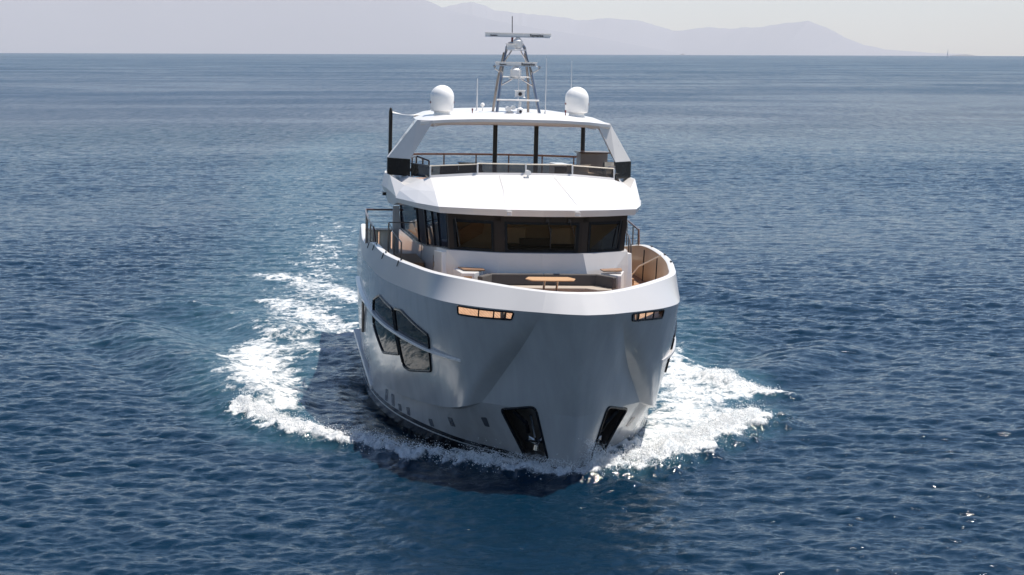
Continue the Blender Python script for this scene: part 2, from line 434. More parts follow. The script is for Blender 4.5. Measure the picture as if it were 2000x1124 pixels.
# bow openings: anchor pockets and fairlead windows
def rim(poly, fn, r, off=0.0, dens=.06):
    return MB().tube([fn(p[0], p[1], off) for p in densify([tuple(q) for q in poly], dens)], r, 8, closed=True)
for sg in (-1, 1):
    f_ = lambda t, h, off, sg=sg: on_front(t * sg, h, off)
    hp = round_poly(HAWSE, .09)
    pk = empty('anchor_pocket', parent=yacht)
    rim(hp, f_, .036, .0).build('pocket_rim', M['black'], pk, smooth=True)
    ring0 = [f_(p[0], p[1], -.005) for p in densify([tuple(q) for q in hp], .08)]
    cen = sum(ring0, Vector()) / len(ring0)
    ring1 = [cen + (p - cen) * .86 + Vector((-.10 * sg, .62, 0)) for p in ring0]
    k = len(ring0); pm = MB().add(ring0 + ring1, [(i, (i + 1) % k, k + (i + 1) % k, k + i) for i in range(k)] + [tuple(range(k, 2 * k))])
    pm.build('pocket_liner', M['steel_dark'], pk)
    # anchor stowed in the pocket
    an = MB()
    top = f_(1.02, .86, -.22); bot = f_(.83, .12, -.20)
    an.tube([top, bot], .035, 8); an.tube([bot, bot + Vector((.02 * sg, .0, -.12))], .07, 8)
    fl1 = bot + Vector((.20 * sg, .05, .22)); fl2 = bot + Vector((-.14 * sg, .05, .26))
    for q in (fl1, fl2):
        d = (q - bot); sd = Vector((0, .05, 0))
        an.add([bot + sd, bot - sd, bot + d * .6 + Vector((.07 * sg, .02, -.04)), q, bot + d * .6 - Vector((.05 * sg, .02, -.02))], [(0, 2, 3, 4), (1, 4, 3, 2), (0, 1, 2), (0, 4, 1)])
    an.build('anchor', M['steel'], pk, smooth=True)
    br = MB(); br.tube([f_(1.30, .95, -.10), f_(1.06, .66, -.16), f_(1.02, .40, -.2)], .05, 8); br.tube([f_(.72, .30, -.12), f_(1.0, .22, -.12)], .025, 6)
    br.build('roller_bracket', M['black'], pk, smooth=True)
    sp = patch_on([(.52, -.02), (.90, -.05), (.92, -.42), (.60, -.48)], f_, .018); sp.build('chafe_plate', M['steel_dark'], pk)
    vt = empty('fairlead_window', parent=yacht)
    vp = round_poly(VENT[sg], .035, 3)
    rim(vp, f_, .022, .004).build('window_frame', M['black'], vt, smooth=True)
    for t_ in (1.62, 1.86, 2.16) if sg < 0 else (1.42, 1.62, 1.86):
        MB().tube([f_(t_, 3.465, -.01), f_(t_, 3.25, -.01)], .017, 6).build('divider', M['black'], vt)

# hull side windows, portholes, rubbing rails
WIN_A = [(10.2, 2.62), (9.2, 2.86), (7.55, 2.70), (7.25, 1.58), (9.0, 1.36), (10.2, 1.95)]
WIN_B = [(7.40, 2.74), (6.70, 2.78), (4.55, 2.44), (4.90, 1.52), (6.64, 1.27), (7.05, 1.30)]
PORTS = [[(3.36, .66), (3.22, .68), (3.36, .42), (3.48, .42)], [(5.10, .35), (4.78, .38), (4.83, .15), (5.10, .13)],
         [(6.52, .05), (6.26, .08), (6.22, -.11), (6.48, -.13)], [(8.13, .06), (7.85, .09), (7.82, -.12), (8.05, -.13)],
         [(8.84, .03), (8.55, .05), (8.50, -.13), (8.74, -.14)], [(9.48, .18), (9.18, .20), (9.14, -.12), (9.48, -.13)],
         [(10.18, .2), (9.85, .23), (9.96, -.12), (10.28, -.13)]]
LEDGE = [(3.05, 2.06), (3.9, 2.06), (5.0, 2.08), (6.5, 2.12), (8.1, 2.18), (10.2, 2.30), (12.5, 2.36), (15.0, 2.42), (17.5, 2.46)]
for sg in (-1, 1):
    g_ = lambda s, h, off, sg=sg: on_side(s, h, sg, off)
    for W in (WIN_A, WIN_B):
        w = empty('hull_window', parent=yacht); rp_ = round_poly(W, .12, 3)
        patch_on([tuple(p) for p in rp_], g_, .008).build('pane', M['glass_side'], w, smooth=True)
        rim(rp_, g_, .035, .012).build('window_frame', M['black'], w, smooth=True)
    for Pp in PORTS:
        patch_on([tuple(p) for p in round_poly(Pp, .03, 2)], g_, .006, .06).build('porthole', M['porthole'], yacht)
    rl = MB(); pts = []
    for i in range(len(LEDGE) - 1):
        for j in range(6):
            u = j / 6; s_ = LEDGE[i][0] * (1 - u) + LEDGE[i + 1][0] * u; h_ = LEDGE[i][1] * (1 - u) + LEDGE[i + 1][1] * u
            pts.append((s_, h_))
    sec = []
    for i, (s_, h_) in enumerate(pts):
        q = g_(s_, h_, 0); w_ = .03 + .08 * min(1, i / 10); inn = Vector((-sg * .05, 0, 0)); out = Vector((sg * w_, 0, 0)); up = Vector((0, 0, .04))
        sec.append([q + inn + up, q + out + up * .8, q + out - up * .8, q + inn - up * 1.4])
    vs = [v for r_ in sec for v in r_]; fs = []
    for i in range(len(sec) - 1):
        for j in range(4): fs.append((i * 4 + j, i * 4 + (j + 1) % 4, (i + 1) * 4 + (j + 1) % 4, (i + 1) * 4 + j))
    fs += [(0, 1, 2, 3), tuple(4 * (len(sec) - 1) + j for j in (3, 2, 1, 0))]
    rl.add(vs, fs).build('rubbing_rail', M['greywhite'], yacht, bevel=.008)
    MB().tube([g_(12.6, 2.25, .06), g_(13.1, 1.35, .03)], .04, 8).build('rail_support', M['steel_dark'], yacht)
    sh = MB(); a_ = g_(16.2, 1.0, -.02); b_ = g_(12.6, -.1, -.02)
    o1 = Vector((sg * .20, 0, 0)); o2 = Vector((sg * .07, 0, 0)); dn = Vector((0, 0, -.12))
    sh.add([a_, a_ + o1, b_ + o2, b_, a_ + dn, a_ + o1 + dn, b_ + o2 + dn, b_ + dn], [(0, 1, 2, 3), (4, 7, 6, 5), (0, 4, 5, 1), (1, 5, 6, 2), (2, 6, 7, 3), (3, 7, 4, 0)])
    sh.build('spray_rail', M['white'], yacht, bevel=.01)
    for s_ in (7.2, 8.9, 11.2, 13.2):
        cl = MB()
        i = int(np.argmax(K4L[:, 0] > s_)); c = L(K4L[i][0], K4L[i][1] * sg, K4L[i][2])
        cl.tube([c + Vector((-.06 * sg, -.09, .05)), c + Vector((-.06 * sg, .09, .05))], .018, 6); cl.tube([c + Vector((-.06 * sg, 0, 0)), c + Vector((-.06 * sg, 0, .06))], .02, 6)
        cl.tube([c + Vector((0, 0, .02)), c + Vector((.05 * sg, .02, -.14))], .012, 6)
        cl.build('cleat', M['black'], yacht)

# ------------------------------------------------------------------ deckhouse
def sym_loop(half):
    """closed outline from a half outline running from the centre line outwards and aft"""
    return [tuple(p) for p in half] + [mir(p) for p in half[::-1] if abs(p[1]) > 1e-6 or p is half[-1]]
house = MB()
def wall_strip(mb, A, B):
    for i in range(len(A) - 1): mb.add([L(*A[i]), L(*A[i + 1]), L(*B[i + 1]), L(*B[i])], [(0, 1, 2, 3)])
SILL = [(6.42, 0, 4.27), (6.48, 1.05, 4.27), (7.22, 2.34, 4.27), (8.2, 2.50, 4.24), (9.5, 2.50, 4.12), (11.5, 2.50, 3.95), (14, 2.50, 3.80), (20, 2.5, 3.70)]
BASE = [(6.30, 0, DECK), (6.34, 1.30, DECK), (7.15, 2.42, DECK), (8.2, 2.54, DECK), (9.5, 2.54, DECK), (11.5, 2.54, DECK), (14, 2.54, DECK), (20, 2.54, DECK)]
for sg in (1, -1):
    f = (lambda p: p) if sg > 0 else mir
    wall_strip(house, [f(p) for p in BASE], [f(p) for p in SILL])
    # window ledge
    inn = [(p[0] + (.12 if p[0] < 7.5 else 0), p[1] * .955, p[2] + .01) for p in SILL]
    wall_strip(house, [f(p) for p in SILL], [f(p) for p in inn])
house.add([L(20, -2.54, DECK), L(20, 2.54, DECK), L(20, 2.4, 5.2), L(20, -2.4, 5.2)], [(0, 1, 2, 3)])
house.build('deckhouse_wall', M['greywhite'], yacht, smooth=True, sharp=18)
# seams and grille in the side wall
for s_ in (8.6, 11.9): MB().tube([L(s_, -2.555, 3.1), L(s_ + .02, -2.53, 4.0)], .010, 6).build('door_seam', M['steel_dark'], yacht)
MB().box((8.3, -2.575, 3.72), (8.36, -2.54, 3.86)).build('door_handle', M['steel_dark'], yacht)

# wheelhouse glazing: a dark framed band with five panes
TOPH = 5.19
GT = [(6.56, 0, TOPH), (6.62, 1.05, TOPH), (7.32, 2.33, TOPH), (8.3, 2.50, TOPH), (9.5, 2.54, TOPH), (11.5, 2.54, TOPH), (14, 2.54, 5.15), (20, 2.5, 5.1)]
GB = [(p[0] + (.10 if p[0] < 7.5 else 0), p[1] * .965, p[2] + .008) for p in SILL]
def lerp3(a, b, u): return tuple(a[i] * (1 - u) + b[i] * u for i in range(3))
def quad_pt(i, u, v, sg):
    b = lerp3(GB[i], GB[i + 1], u); t_ = lerp3(GT[i], GT[i + 1], u); p = lerp3(b, t_, v)
    return p if sg > 0 else mir(p)
def framed_window(name, cs, frame_w=.07, glass='glass', depth=.06, fm='black', inset=.02):
    """cs: four corner Vectors; a flat frame and a pane set slightly back"""
    w = empty(name, parent=yacht)
    c = sum(cs, Vector()) / 4; n = (cs[1] - cs[0]).cross(cs[3] - cs[0]).normalized()
    if n.y > 0 and abs(n.y) > .3: n = -n
    if abs(n.y) <= .3 and n.x * c.x < 0: n = -n
    inner = []
    for i in range(4):
        a = (cs[i - 1] - cs[i]).normalized(); b = (cs[(i + 1) % 4] - cs[i]).normalized(); inner.append(cs[i] + (a + b) * frame_w)
    o = n * .012
    vs = [p + o for p in cs] + [p + o for p in inner] + [p - n * depth for p in cs] + [p - n * depth for p in inner]
    fs = []
    for i in range(4):
        j = (i + 1) % 4; fs += [(i, j, 4 + j, 4 + i), (8 + i, 12 + i, 12 + j, 8 + j), (i, 8 + i, 8 + j, j), (4 + i, 4 + j, 12 + j, 12 + i)]
    MB().add(vs, fs).build('window_frame', M[fm], w)
    MB().add([p - n * inset for p in inner], [(0, 1, 2, 3)]).build('pane', M[glass], w)
    return w, n
# pillars and header
pil = MB()
def band_quad(i, u0, u1, v0, v1, sg, out=.0): return [L(*quad_pt(i, u, v, sg)) for u, v in ((u0, v0), (u1, v0), (u1, v1), (u0, v1))]
for sg in (1, -1):
    for (i, u0, u1) in ((0, .92, 1.0), (1, 0, .14), (1, .90, 1.0), (2, 0, .12)):
        q = band_quad(i, u0, u1, 0, 1, sg); c = Vector((0, .05, 0)); pil.add(q + [p + c for p in q], [(0, 1, 2, 3), (7, 6, 5, 4), (0, 3, 7, 4), (1, 5, 6, 2)])
    for i in (0, 1): 
        for (v0, v1) in ((.85, 1.0),):
            q = band_quad(i, 0, 1, v0, v1, sg); pil.add(q, [(0, 1, 2, 3)])
pil.build('window_pillar', paint('dark_bronze_pillar', (.030, .023, .020), .35, .1, 0, spec=.15), yacht)
cc = [L(*quad_pt(0, .92, 0, -1)), L(*quad_pt(0, .92, 0, 1)), L(*quad_pt(0, .92, .85, 1)), L(*quad_pt(0, .92, .85, -1))]
framed_window('wheelhouse_window', cc)
for sg in (-1, 1):
    framed_window('wheelhouse_window', band_quad(1, .14, .90, 0, .85, sg))
    # side glass runs aft in long panels
    for i in (2, 3, 4, 5, 6):
        framed_window('side_window', band_quad(i, .12 if i == 2 else .0, 1, 0, 1, sg), .03, 'glass_flank')
# wipers on the centre and outer windows
def front_pt(u, v, off=.05):   # u from -1 to 1 across the centre pane
    p = quad_pt(0, abs(u), v, 1 if u >= 0 else -1); return L(p[0] - off, p[1], p[2])
for u0, u1, u2 in ((.12, .20, .22), (.66, .80, .84)):
    w = MB(); w.tube([front_pt(u0, .92), front_pt(u1, .52)], .012, 6); w.tube([front_pt(u2 - .01, .70), front_pt(u2 - .02, .12)], .012, 6)
    w.box((6.50, front_pt(u0, .92).x - .04, 5.05), (6.56, front_pt(u0, .92).x + .04, 5.15)); w.build('wiper', M['rubber'], yacht)
for sg in (-1, 1):
    q = [L(*quad_pt(1, .86, .9, sg)), L(*quad_pt(1, .80, .1, sg))]; o = Vector((0, -.06, 0))
    MB().tube([q[0] + o, q[1] + o], .016, 6).build('wiper', M['rubber'], yacht)
# wheelhouse interior
room = MB()
room.box((8.5, -2.3, 3.7), (8.58, 2.3, 5.18)); room.box((7.3, -2.0, 3.66), (8.5, 2.0, 3.70)); room.build('bulkhead', paint('brightened_taupe_panel', (.80, .70, .55), .6, .06, 0), yacht)  # panel colour brightened to make up for the unlit wheelhouse interior
con = MB(); con.box((6.95, -.95, 4.0), (7.7, 1.0, 4.40), .04); con.box((7.0, -.5, 4.42), (7.1, .3, 4.60)); con.build('helm_console', M['rubber'], yacht)
for q in (-.75, .45): MB().box((8.0, q, 4.1), (8.15, q + .55, 4.80), .05).build('helm_seat', M['ivory'], yacht)
pnl = MB(); pnl.loft([(8.3, -2.2, 4.1), (8.3, -1.3, 4.6), (8.3, -1.2, 5.1), (8.3, -2.2, 4.5)], [(8.35, -2.2, 4.1), (8.35, -1.3, 4.6), (8.35, -1.2, 5.1), (8.35, -2.2, 4.5)]); pnl.build('stair_panel', M['wood'], yacht)

# ------------------------------------------------------------------ wheelhouse roof
roof = MB()
F = [(6.36, 0, 5.37), (6.46, .95, 5.37), (6.78, 1.75, 5.365), (7.30, 2.56, 5.36), (8.8, 2.98, 5.34), (10.7, 3.38, 5.33)]
Bk = [(9.60, 0, 6.06), (9.63, .70, 6.055), (9.70, 1.28, 6.04), (10.15, 2.50, 5.93), (10.45, 2.72, 5.86), (10.9, 3.12, 5.66)]
LOWR = [(p[0] + .05, p[1] * .985, 5.20) for p in F]
def strip2(mb, A, B, n=1):
    for sg in (1, -1):
        f = (lambda p: p) if sg > 0 else mir
        for i in range(len(A) - 1): mb.add([L(*f(A[i])), L(*f(A[i + 1])), L(*f(B[i + 1])), L(*f(B[i]))], [(0, 1, 2, 3)])
MIDR = [lerp3(a, b, .45) for a, b in zip(F, Bk)]
MIDR = [(p[0], p[1], p[2] + .045) for p in MIDR]
strip2(roof, F, MIDR); strip2(roof, MIDR, Bk)
strip2(roof, LOWR, F)
UND = [(13.0, 0, 5.20), (13.0, .9, 5.20), (13.0, 1.7, 5.2), (13.0, 2.5, 5.2), (13.0, 3.0, 5.2), (13.0, 3.35, 5.2)]
strip2(roof, LOWR, UND)
bm = roof.build('wheelhouse_roof', M['white'], yacht, smooth=True, sharp=7)
sm = MB()
for sg in (-1, 1): sm.tube([L(9.58, .72 * sg, 6.065), L(8.1, .80 * sg, 5.74 + .052), L(6.7, .94 * sg, 5.43)], .005, 6)
sm.build('roof_seam', M['greywhite'], yacht)
for t_ in (-.88, .86):
    lm = MB(); lm.box((6.28, t_ - .055, 5.24), (6.42, t_ + .055, 5.32), .01); lm.box((6.28, t_ - .05, 5.325), (6.40, t_ + .05, 5.34), .004); lm.build('deck_light', M['radar'], yacht)
# flybridge coaming: faceted sides rising to the arches
for sg in (-1, 1):
    f = (lambda p: p) if sg > 0 else mir
    top = [(10.9, 3.12, 5.66), (11.9, 3.44, 5.86), (13.4, 3.48, 5.86), (20, 2.7, 5.86)]
    mid = [(10.75, 3.36, 5.36), (11.9, 3.52, 5.50), (13.4, 3.56, 5.50), (20, 2.8, 5.5)]
    bot = [(10.72, 3.32, 5.2), (11.9, 3.34, 5.05), (13.4, 3.36, 5.0), (20, 2.6, 5.0)]
    inn = [(10.45, 2.72, 5.86), (11.6, 2.92, 5.86), (13.4, 3.05, 5.86), (20, 2.3, 5.86)]
    inn_l = [(10.45, 2.72, 5.55), (11.6, 2.92, 5.45), (13.4, 3.05, 5.45), (20, 2.3, 5.45)]
    hollow = [(10.8, 2.95, 5.72), (11.8, 3.15, 5.70), (13.4, 3.25, 5.80), (20, 2.5, 5.86)]
    und = [(10.72, 2.4, 5.19), (11.9, 2.45, 5.04), (13.4, 2.5, 5.0), (20, 2.3, 5.0)]
    cm = MB()
    for A, B in ((bot, mid), (mid, top), (top, hollow), (hollow, inn), (inn, inn_l), (bot, und)):
        for i in range(3): cm.add([L(*f(A[i])), L(*f(A[i + 1])), L(*f(B[i + 1])), L(*f(B[i]))], [(0, 1, 2, 3)])
    cm.add([L(*f(p)) for p in (bot[0], mid[0], top[0], inn[0], inn_l[0], und[0])], [(0, 1, 2, 3, 4, 5)])
    cm.build('flybridge_coaming', M['white'], yacht)
    # small vent in the side
    MB().box((12.3, sg * 3.60, 5.28), (12.5, sg * 3.50, 5.36)).build('side_vent', M['black'], yacht)
    # arch: dark base and slanting white leg
    bq = [(11.95, 2.88), (12.62, 3.46), (13.1, 3.44), (12.55, 2.95)]
    tq = [(11.70, 2.28), (11.98, 2.70), (12.7, 2.70), (12.3, 2.33)]
    MB().loft([f((s_, t_, 5.84)) for s_, t_ in bq], [f((s_, t_, 6.31)) for s_, t_ in bq]).build('arch_base', M['black'], yacht)
    MB().loft([f((s_, t_, 6.31)) for s_, t_ in bq], [f((s_, t_, 7.40)) for s_, t_ in tq]).build('arch_leg', M['greywhite'], yacht, bevel=.012)
    kn = MB().loft([f(p) for p in ((11.72, 2.26, 7.22), (11.85, 1.75, 7.33), (12.9, 1.75, 7.33), (12.9, 2.3, 7.2))], [f(p) for p in ((11.72, 2.3, 7.40), (11.85, 1.6, 7.42), (12.9, 1.6, 7.42), (12.9, 2.4, 7.40))]); kn.build('arch_knee', M['greywhite'], yacht)
fd = MB(); fd.box((9.9, -2.6, 5.38), (18.0, 2.6, 5.44)); fd.box((11.7, -2.95, 5.384), (15.5, 2.95, 5.436)); fd.build('flybridge_deck', M['teak'], yacht)
# windscreen of smoked panels between white posts
WS = [(9.62, 0), (9.74, 1.28), (10.17, 2.50)]
def ws_base(i): return (WS[i][0], WS[i][1], (6.06, 6.04, 5.93)[i])
for sg in (-1, 1):
    f = (lambda p: p) if sg > 0 else mir
    for i in (0, 1):
        a = ws_base(i); b = ws_base(i + 1); q = [L(*f(a)), L(*f(b)), L(*f((b[0] + .06, b[1], b[2] + .30))), L(*f((a[0] + .06, a[1], a[2] + .28)))]
        MB().add(q, [(0, 1, 2, 3)]).build('windscreen_panel', M['glass_smoke'], yacht)
        MB().tube([q[3], q[2]], .018, 6).build('windscreen_rail', M['ivory'], yacht, smooth=True)
    q = [L(*f(p)) for p in ((10.17, 2.50, 5.90), (11.95, 2.86, 5.86), (11.95, 2.86, 6.20), (10.23, 2.50, 6.23))]
    MB().add(q, [(0, 1, 2, 3)]).build('windscreen_panel', M['glass_side'], yacht)
    MB().tube([q[3], q[2]], .018, 6).build('windscreen_rail', M['pole'], yacht)
    for i in ((0, 1, 2) if sg > 0 else (1, 2)):
        a = ws_base(i); m = MB(); m.box((a[0] - .03, a[1] * sg - .02, a[2] - .04), (a[0] + .05, a[1] * sg + .02, a[2] + .30)); m.box((a[0] - .06, a[1] * sg - .05, a[2] - .06), (a[0] + .06, a[1] * sg + .05, a[2] - .01)); m.build('windscreen_post', M['white'], yacht)
for sg in (-1, 1):      # moulded coaming under the windscreen
    f = (lambda p: p) if sg > 0 else mir
    for i in (0, 1):
        a = ws_base(i); b = ws_base(i + 1)
        lo = [(a[0] - .10, a[1], a[2] - .06), (b[0] - .10, b[1], b[2] - .06), (b[0] + .10, b[1], b[2] - .06), (a[0] + .10, a[1], a[2] - .06)]
        hi = [(a[0] - .04, a[1], a[2] + .055), (b[0] - .04, b[1], b[2] + .055), (b[0] + .06, b[1], b[2] + .055), (a[0] + .06, a[1], a[2] + .055)]
        MB().loft([f(p) for p in lo], [f(p) for p in hi]).build('windscreen_coaming', M['greywhite'], yacht)
# searchlight on the centre line
sl = MB(); sl.lathe(L(9.35, .02, 6.0), [(.035, 0), (.03, .08)], 12); sl.tube([L(9.26, .02, 6.13), L(9.44, .02, 6.13)], .075, 14); sl.build('searchlight', M['radar'], yacht, smooth=True)

# ------------------------------------------------------------------ hardtop
ht_t = [(11.30, 0, 7.50), (11.36, 1.1, 7.49), (11.55, 2.0, 7.45), (11.88, 2.66, 7.38), (13.4, 2.72, 7.42), (15.6, 2.50, 7.46), (16.3, 2.0, 7.5), (16.5, 0, 7.55)]
loop = ht_t + [mir(p) for p in ht_t[-2:0:-1]]; loop = [(p[0], p[1] + .04, p[2]) for p in loop]
def scl(lp, k, dz, c=13.9): return [(c + (p[0] - c) * k, p[1] * k, p[2] + dz) for p in lp]
rings = [scl(loop, .97, -.17), scl(loop, 1.0, -.10), scl(loop, 1.0, -.02), scl(loop, .90, .085), scl(loop, .72, .14), scl(loop, .3, .16)]
hm = MB(); n = len(loop); vs = [L(*p) for r_ in rings for p in r_]; fs = []
for k in range(len(rings) - 1):
    for j in range(n): fs.append((k * n + j, k * n + (j + 1) % n, (k + 1) * n + (j + 1) % n, (k + 1) * n + j))
fs += [tuple(range(n))[::-1], tuple((len(rings) - 1) * n + j for j in range(n))]
hm.add(vs, fs).build('hardtop', M['white'], yacht, smooth=True, sharp=30)
def ht_z(s, t): 
    d = math.hypot((s - 13.9) / 2.6, t / 2.8); return 7.47 + .03 * (s - 11.3) / 5 + .13 * max(0, 1 - d * .9)
for (s_, t_, zb) in ((13.4, -.34, 5.44), (13.4, .84, 5.44), (15.4, 2.55, 5.44)):
    m = MB(); m.tube([L(s_, t_, zb), L(s_, t_, 7.4)], .065, 12); m.tube([L(s_, t_, zb), L(s_, t_, zb + .06)], .11, 12); m.build('hardtop_post', M['pole'], yacht, smooth=True)
# awning spar at the side and the canvas stretched to the hardtop
m = MB(); m.tube([L(15, -3.2, 5.5), L(15, -3.2, 7.56)], .055, 12); m.lathe(L(15, -3.2, 7.56), [(.03, 0), (.045, .03), (.02, .08)], 10); m.build('awning_pole', M['pole'], yacht, smooth=True)
aw = MB(); g = []
for i in range(13):
    u = i / 12; row = []
    for j in range(5):
        v = j / 4; s_ = 15 - 1.6 * v * u - .1 * v; t_ = -3.15 + .95 * u; h_ = 7.53 - .09 * math.sin(math.pi * u) * (1 - .4 * v) + .0 * v - .12 * v * (1 - u) * .3
        row.append(L(s_, t_, h_))
    g.append(row)
aw.add([p for r_ in g for p in r_], [(i * 5 + j, i * 5 + j + 1, (i + 1) * 5 + j + 1, (i + 1) * 5 + j) for i in range(12) for j in range(4)])
aw.build('awning', M['concrete'], yacht, smooth=True)

# satellite domes
for t_ in (-1.92, 1.92):
    d = empty('satellite_dome', parent=yacht); z0 = 7.60 + (.03 if t_ > 0 else 0)
    MB().lathe(L(13, t_, z0 - .2), [(.24, 0), (.22, .2), (.2, .22)], 24).build('dome_foot', M['dome'], d, smooth=True)
    prof = [(.20, 0), (.30, .02), (.325, .06), (.335, .30), (.335, .42)]
    prof += [(.335 * math.cos(a), .42 + .33 * math.sin(a)) for a in np.linspace(.1, 1.5, 10)]
    MB().lathe(L(13, t_, z0), prof, 32).build('dome_shell', M['dome'], d, smooth=True, sharp=50)
    for a in (-.15, math.pi + .12):
        mk = MB()
        for k in range(4):
            aa = a + (k - 1.5) * .09; c_ = L(13, t_, z0 + .27) + Vector((.337 * math.cos(aa), -.337 * abs(math.sin(aa)) - .001, 0))
            mk.tube([c_ + Vector((0, 0, -.025)), c_ + Vector((0, 0, .025 - .01 * (k % 2)))], .010, 5)
        mk.build('marking', M['red'], d)

# ------------------------------------------------------------------ radar mast
mast = empty('radar_mast', parent=yacht)
MC = .16
def mp(s, t, h): return L(s, t + MC, h)
for sg in (-1, 1):
    m = MB(); m.tube([mp(12.35, -.62 * -sg, 7.50), mp(12.9, sg * .42, 8.75), mp(13.2, sg * .25, 9.45), mp(13.25, sg * .17, 9.56), mp(13.25, sg * .05, 9.58)], .045, 10); m.build('mast_leg', M['steel'], mast, smooth=True)
    m = MB(); m.tube([mp(14.0, sg * .52, 7.5), mp(13.6, sg * .44, 8.5), mp(13.35, sg * .30, 9.3)], .038, 10); m.build('mast_leg', M['steel_dark'], mast, smooth=True)
    MB().tube([mp(12.8, sg * .49, 8.36), mp(12.8, sg * .12, 8.57)], .022, 8).build('mast_brace', M['steel'], mast, smooth=True); m = MB(); m.tube([mp(13.15, sg * .33, 9.02), mp(13.1, sg * .13, 9.36)], .022, 8)
    m.build('mast_brace', M['steel'], mast, smooth=True); m = MB(); m.tube([mp(12.9, sg * .48, 8.75), mp(12.85, sg * .62, 8.84), mp(12.85, sg * .64, 8.90)], .015, 8)
    m.lathe(mp(12.85, sg * .64, 8.88), [(.045, 0), (.05, .03), (.03, .07)], 12); m.build('gps_antenna', M['steel'], mast, smooth=True)
MB().tube([mp(12.5, -.60, 7.98), mp(12.5, .60, 7.98)], .022, 8).build('mast_crossbar', M['radar'], mast); m = MB(); m.tube([mp(12.86, -.45, 8.62), mp(12.86, .45, 8.62)], .018, 8); m.box((12.65, MC - .2, 8.56), (13.05, MC + .2, 8.59)); m.build('mast_platform', M['radar'], mast); m = MB(); m.box((13.0, MC - .26, 9.36), (13.4, MC + .26, 9.39)); m.box((13.05, MC - .26, 9.39), (13.3, MC - .02, 9.55), .03)
m.build('mast_platform', M['radar'], mast)
def radar(s, t, h, halfw, ph, pr):
    r_ = empty('radar_scanner', parent=yacht)
    MB().lathe(L(s, t, h), [(pr * .6, -ph), (pr * .95, -ph * .85), (pr, -ph * .55), (pr * .98, -ph * .3), (pr * .55, -.03), (pr * .3, .0)], 24).build('pedestal', M['radar'], r_, smooth=True)
    m = MB(); m.box((s - .07, t - halfw, h), (s + .07, t + halfw, h + .12), .02); arm = m.build('array_bar', M['radar'], r_, smooth=False)
    MB().box((s - .076, t - halfw + .1, h + .020), (s - .071, t + halfw - .1, h + .025), .0).build('seam', M['greywhite'], arm)
    for (tx, size) in ((t + halfw * .56, .085), (t - halfw * .92 + .06, .045)):
        cu = bpy.data.curves.new('lettering', 'FONT'); cu.body = "Raymarine"; cu.size = size * 1.05; cu.extrude = .002; cu.align_x = 'CENTER' if size > .06 else 'LEFT'; cu.offset = .0022
        to = bpy.data.objects.new('tmp', cu); COL.objects.link(to); bpy.context.view_layer.update()
        me = bpy.data.meshes.new_from_object(to.evaluated_get(bpy.context.evaluated_depsgraph_get())); bpy.data.objects.remove(to)
        me.transform(Matrix.Translation(L(s - .078, tx, h + .032)) @ Matrix.Rotation(R(90), 4, 'X')); me.materials.clear(); me.materials.append(M['ink'])
        lo = bpy.data.objects.new('lettering', me); COL.objects.link(lo); lo.parent = arm
    return r_
radar(13.2, MC + .06, 9.73, .93, .33, .14)
radar(12.75, MC - .04, 8.92, .585, .33, .16)
m = MB(); m.tube([mp(13.25, -.1, 9.5), mp(13.25, -.09, 9.85)], .03, 8); m.build('light_stem', M['red'], mast)
m = MB(); m.tube([mp(13.25, -.10, 9.85), mp(13.25, -.11, 10.32)], .012, 6); m.build('masthead_whip', M['pole'], mast)
# cluster on the hardtop: horns, camera, floodlight, antennas
m = MB(); m.tube([mp(12.2, -.02, 7.55), mp(12.2, .02, 7.95)], .05, 10, .035); m.box((12.1, MC - .13, 8.06), (12.25, MC + .13, 8.26), .03); m.build('floodlight', M['radar'], mast)
MB().tube([mp(12.08, 0, 8.16), mp(12.12, 0, 8.16)], .05, 12).build('lamp_lens', M['ink'], mast)
m = MB()
m.lathe(mp(12.1, -.28, 7.55), [(.12, 0), (.13, .08), (.08, .14)], 16); m.tube([mp(11.9, -.34, 7.74), mp(12.15, -.34, 7.74)], .07, 12); m.tube([mp(11.9, -.20, 7.78), mp(12.15, -.20, 7.78)], .06, 12); m.build('horn', M['radar'], mast, smooth=True)
m = MB(); m.lathe(mp(11.9, -.02, 7.55), [(.10, 0), (.11, .06), (.09, .1), (.09, .2), (.04, .24)], 16); m.build('night_camera', M['radar'], mast, smooth=True)
MB().tube([mp(11.80, -.02, 7.68), mp(11.83, -.02, 7.68)], .04, 12).build('camera_lens', M['ink'], mast)
m = MB(); m.lathe(mp(12.2, .26, 7.55), [(.11, 0), (.12, .03), (.10, .07)], 16); m.build('vent_cap', M['pole'], mast, smooth=True)
m = MB(); m.tube([mp(12.6, .02, 8.0), mp(12.6, .02, 8.7)], .012, 6); m.build('antenna', M['white'], mast)
def whip(s, t, h, r0=.012, mat='white', base=True):
    m = MB(); z = ht_z(s, t); m.tube([L(s, t, z - .02), L(s, t, z + h)], r0, 6, r0 * .5)
    if base: m.lathe(L(s, t, z - .02), [(.05, 0), (.045, .05), (.02, .12)], 10)
    m.build('antenna', M[mat], yacht)
whip(13.5, 1.10, 1.60); whip(14.6, 2.02, 1.58, base=False); whip(14.4, -.76, .96, .022)
m = MB(); m.tube([L(14.2, -.62, 7.55), L(14.2, -.62, 7.75)], .012, 6); m.lathe(L(14.2, -.62, 7.74), [(.02, 0), (.06, .03), (.06, .07), (.02, .11)], 12); m.build('antenna', M['radar'], yacht)
for t_ in (-1.13, 1.50):
    m = MB(); m.tube([L(12.4, t_, 7.50), L(12.4, t_, 7.72)], .014, 8); m.tube([L(12.4, t_, 7.67), L(12.4, t_, 7.73)], .024, 8); m.build('navigation_light', M['red'], yacht)

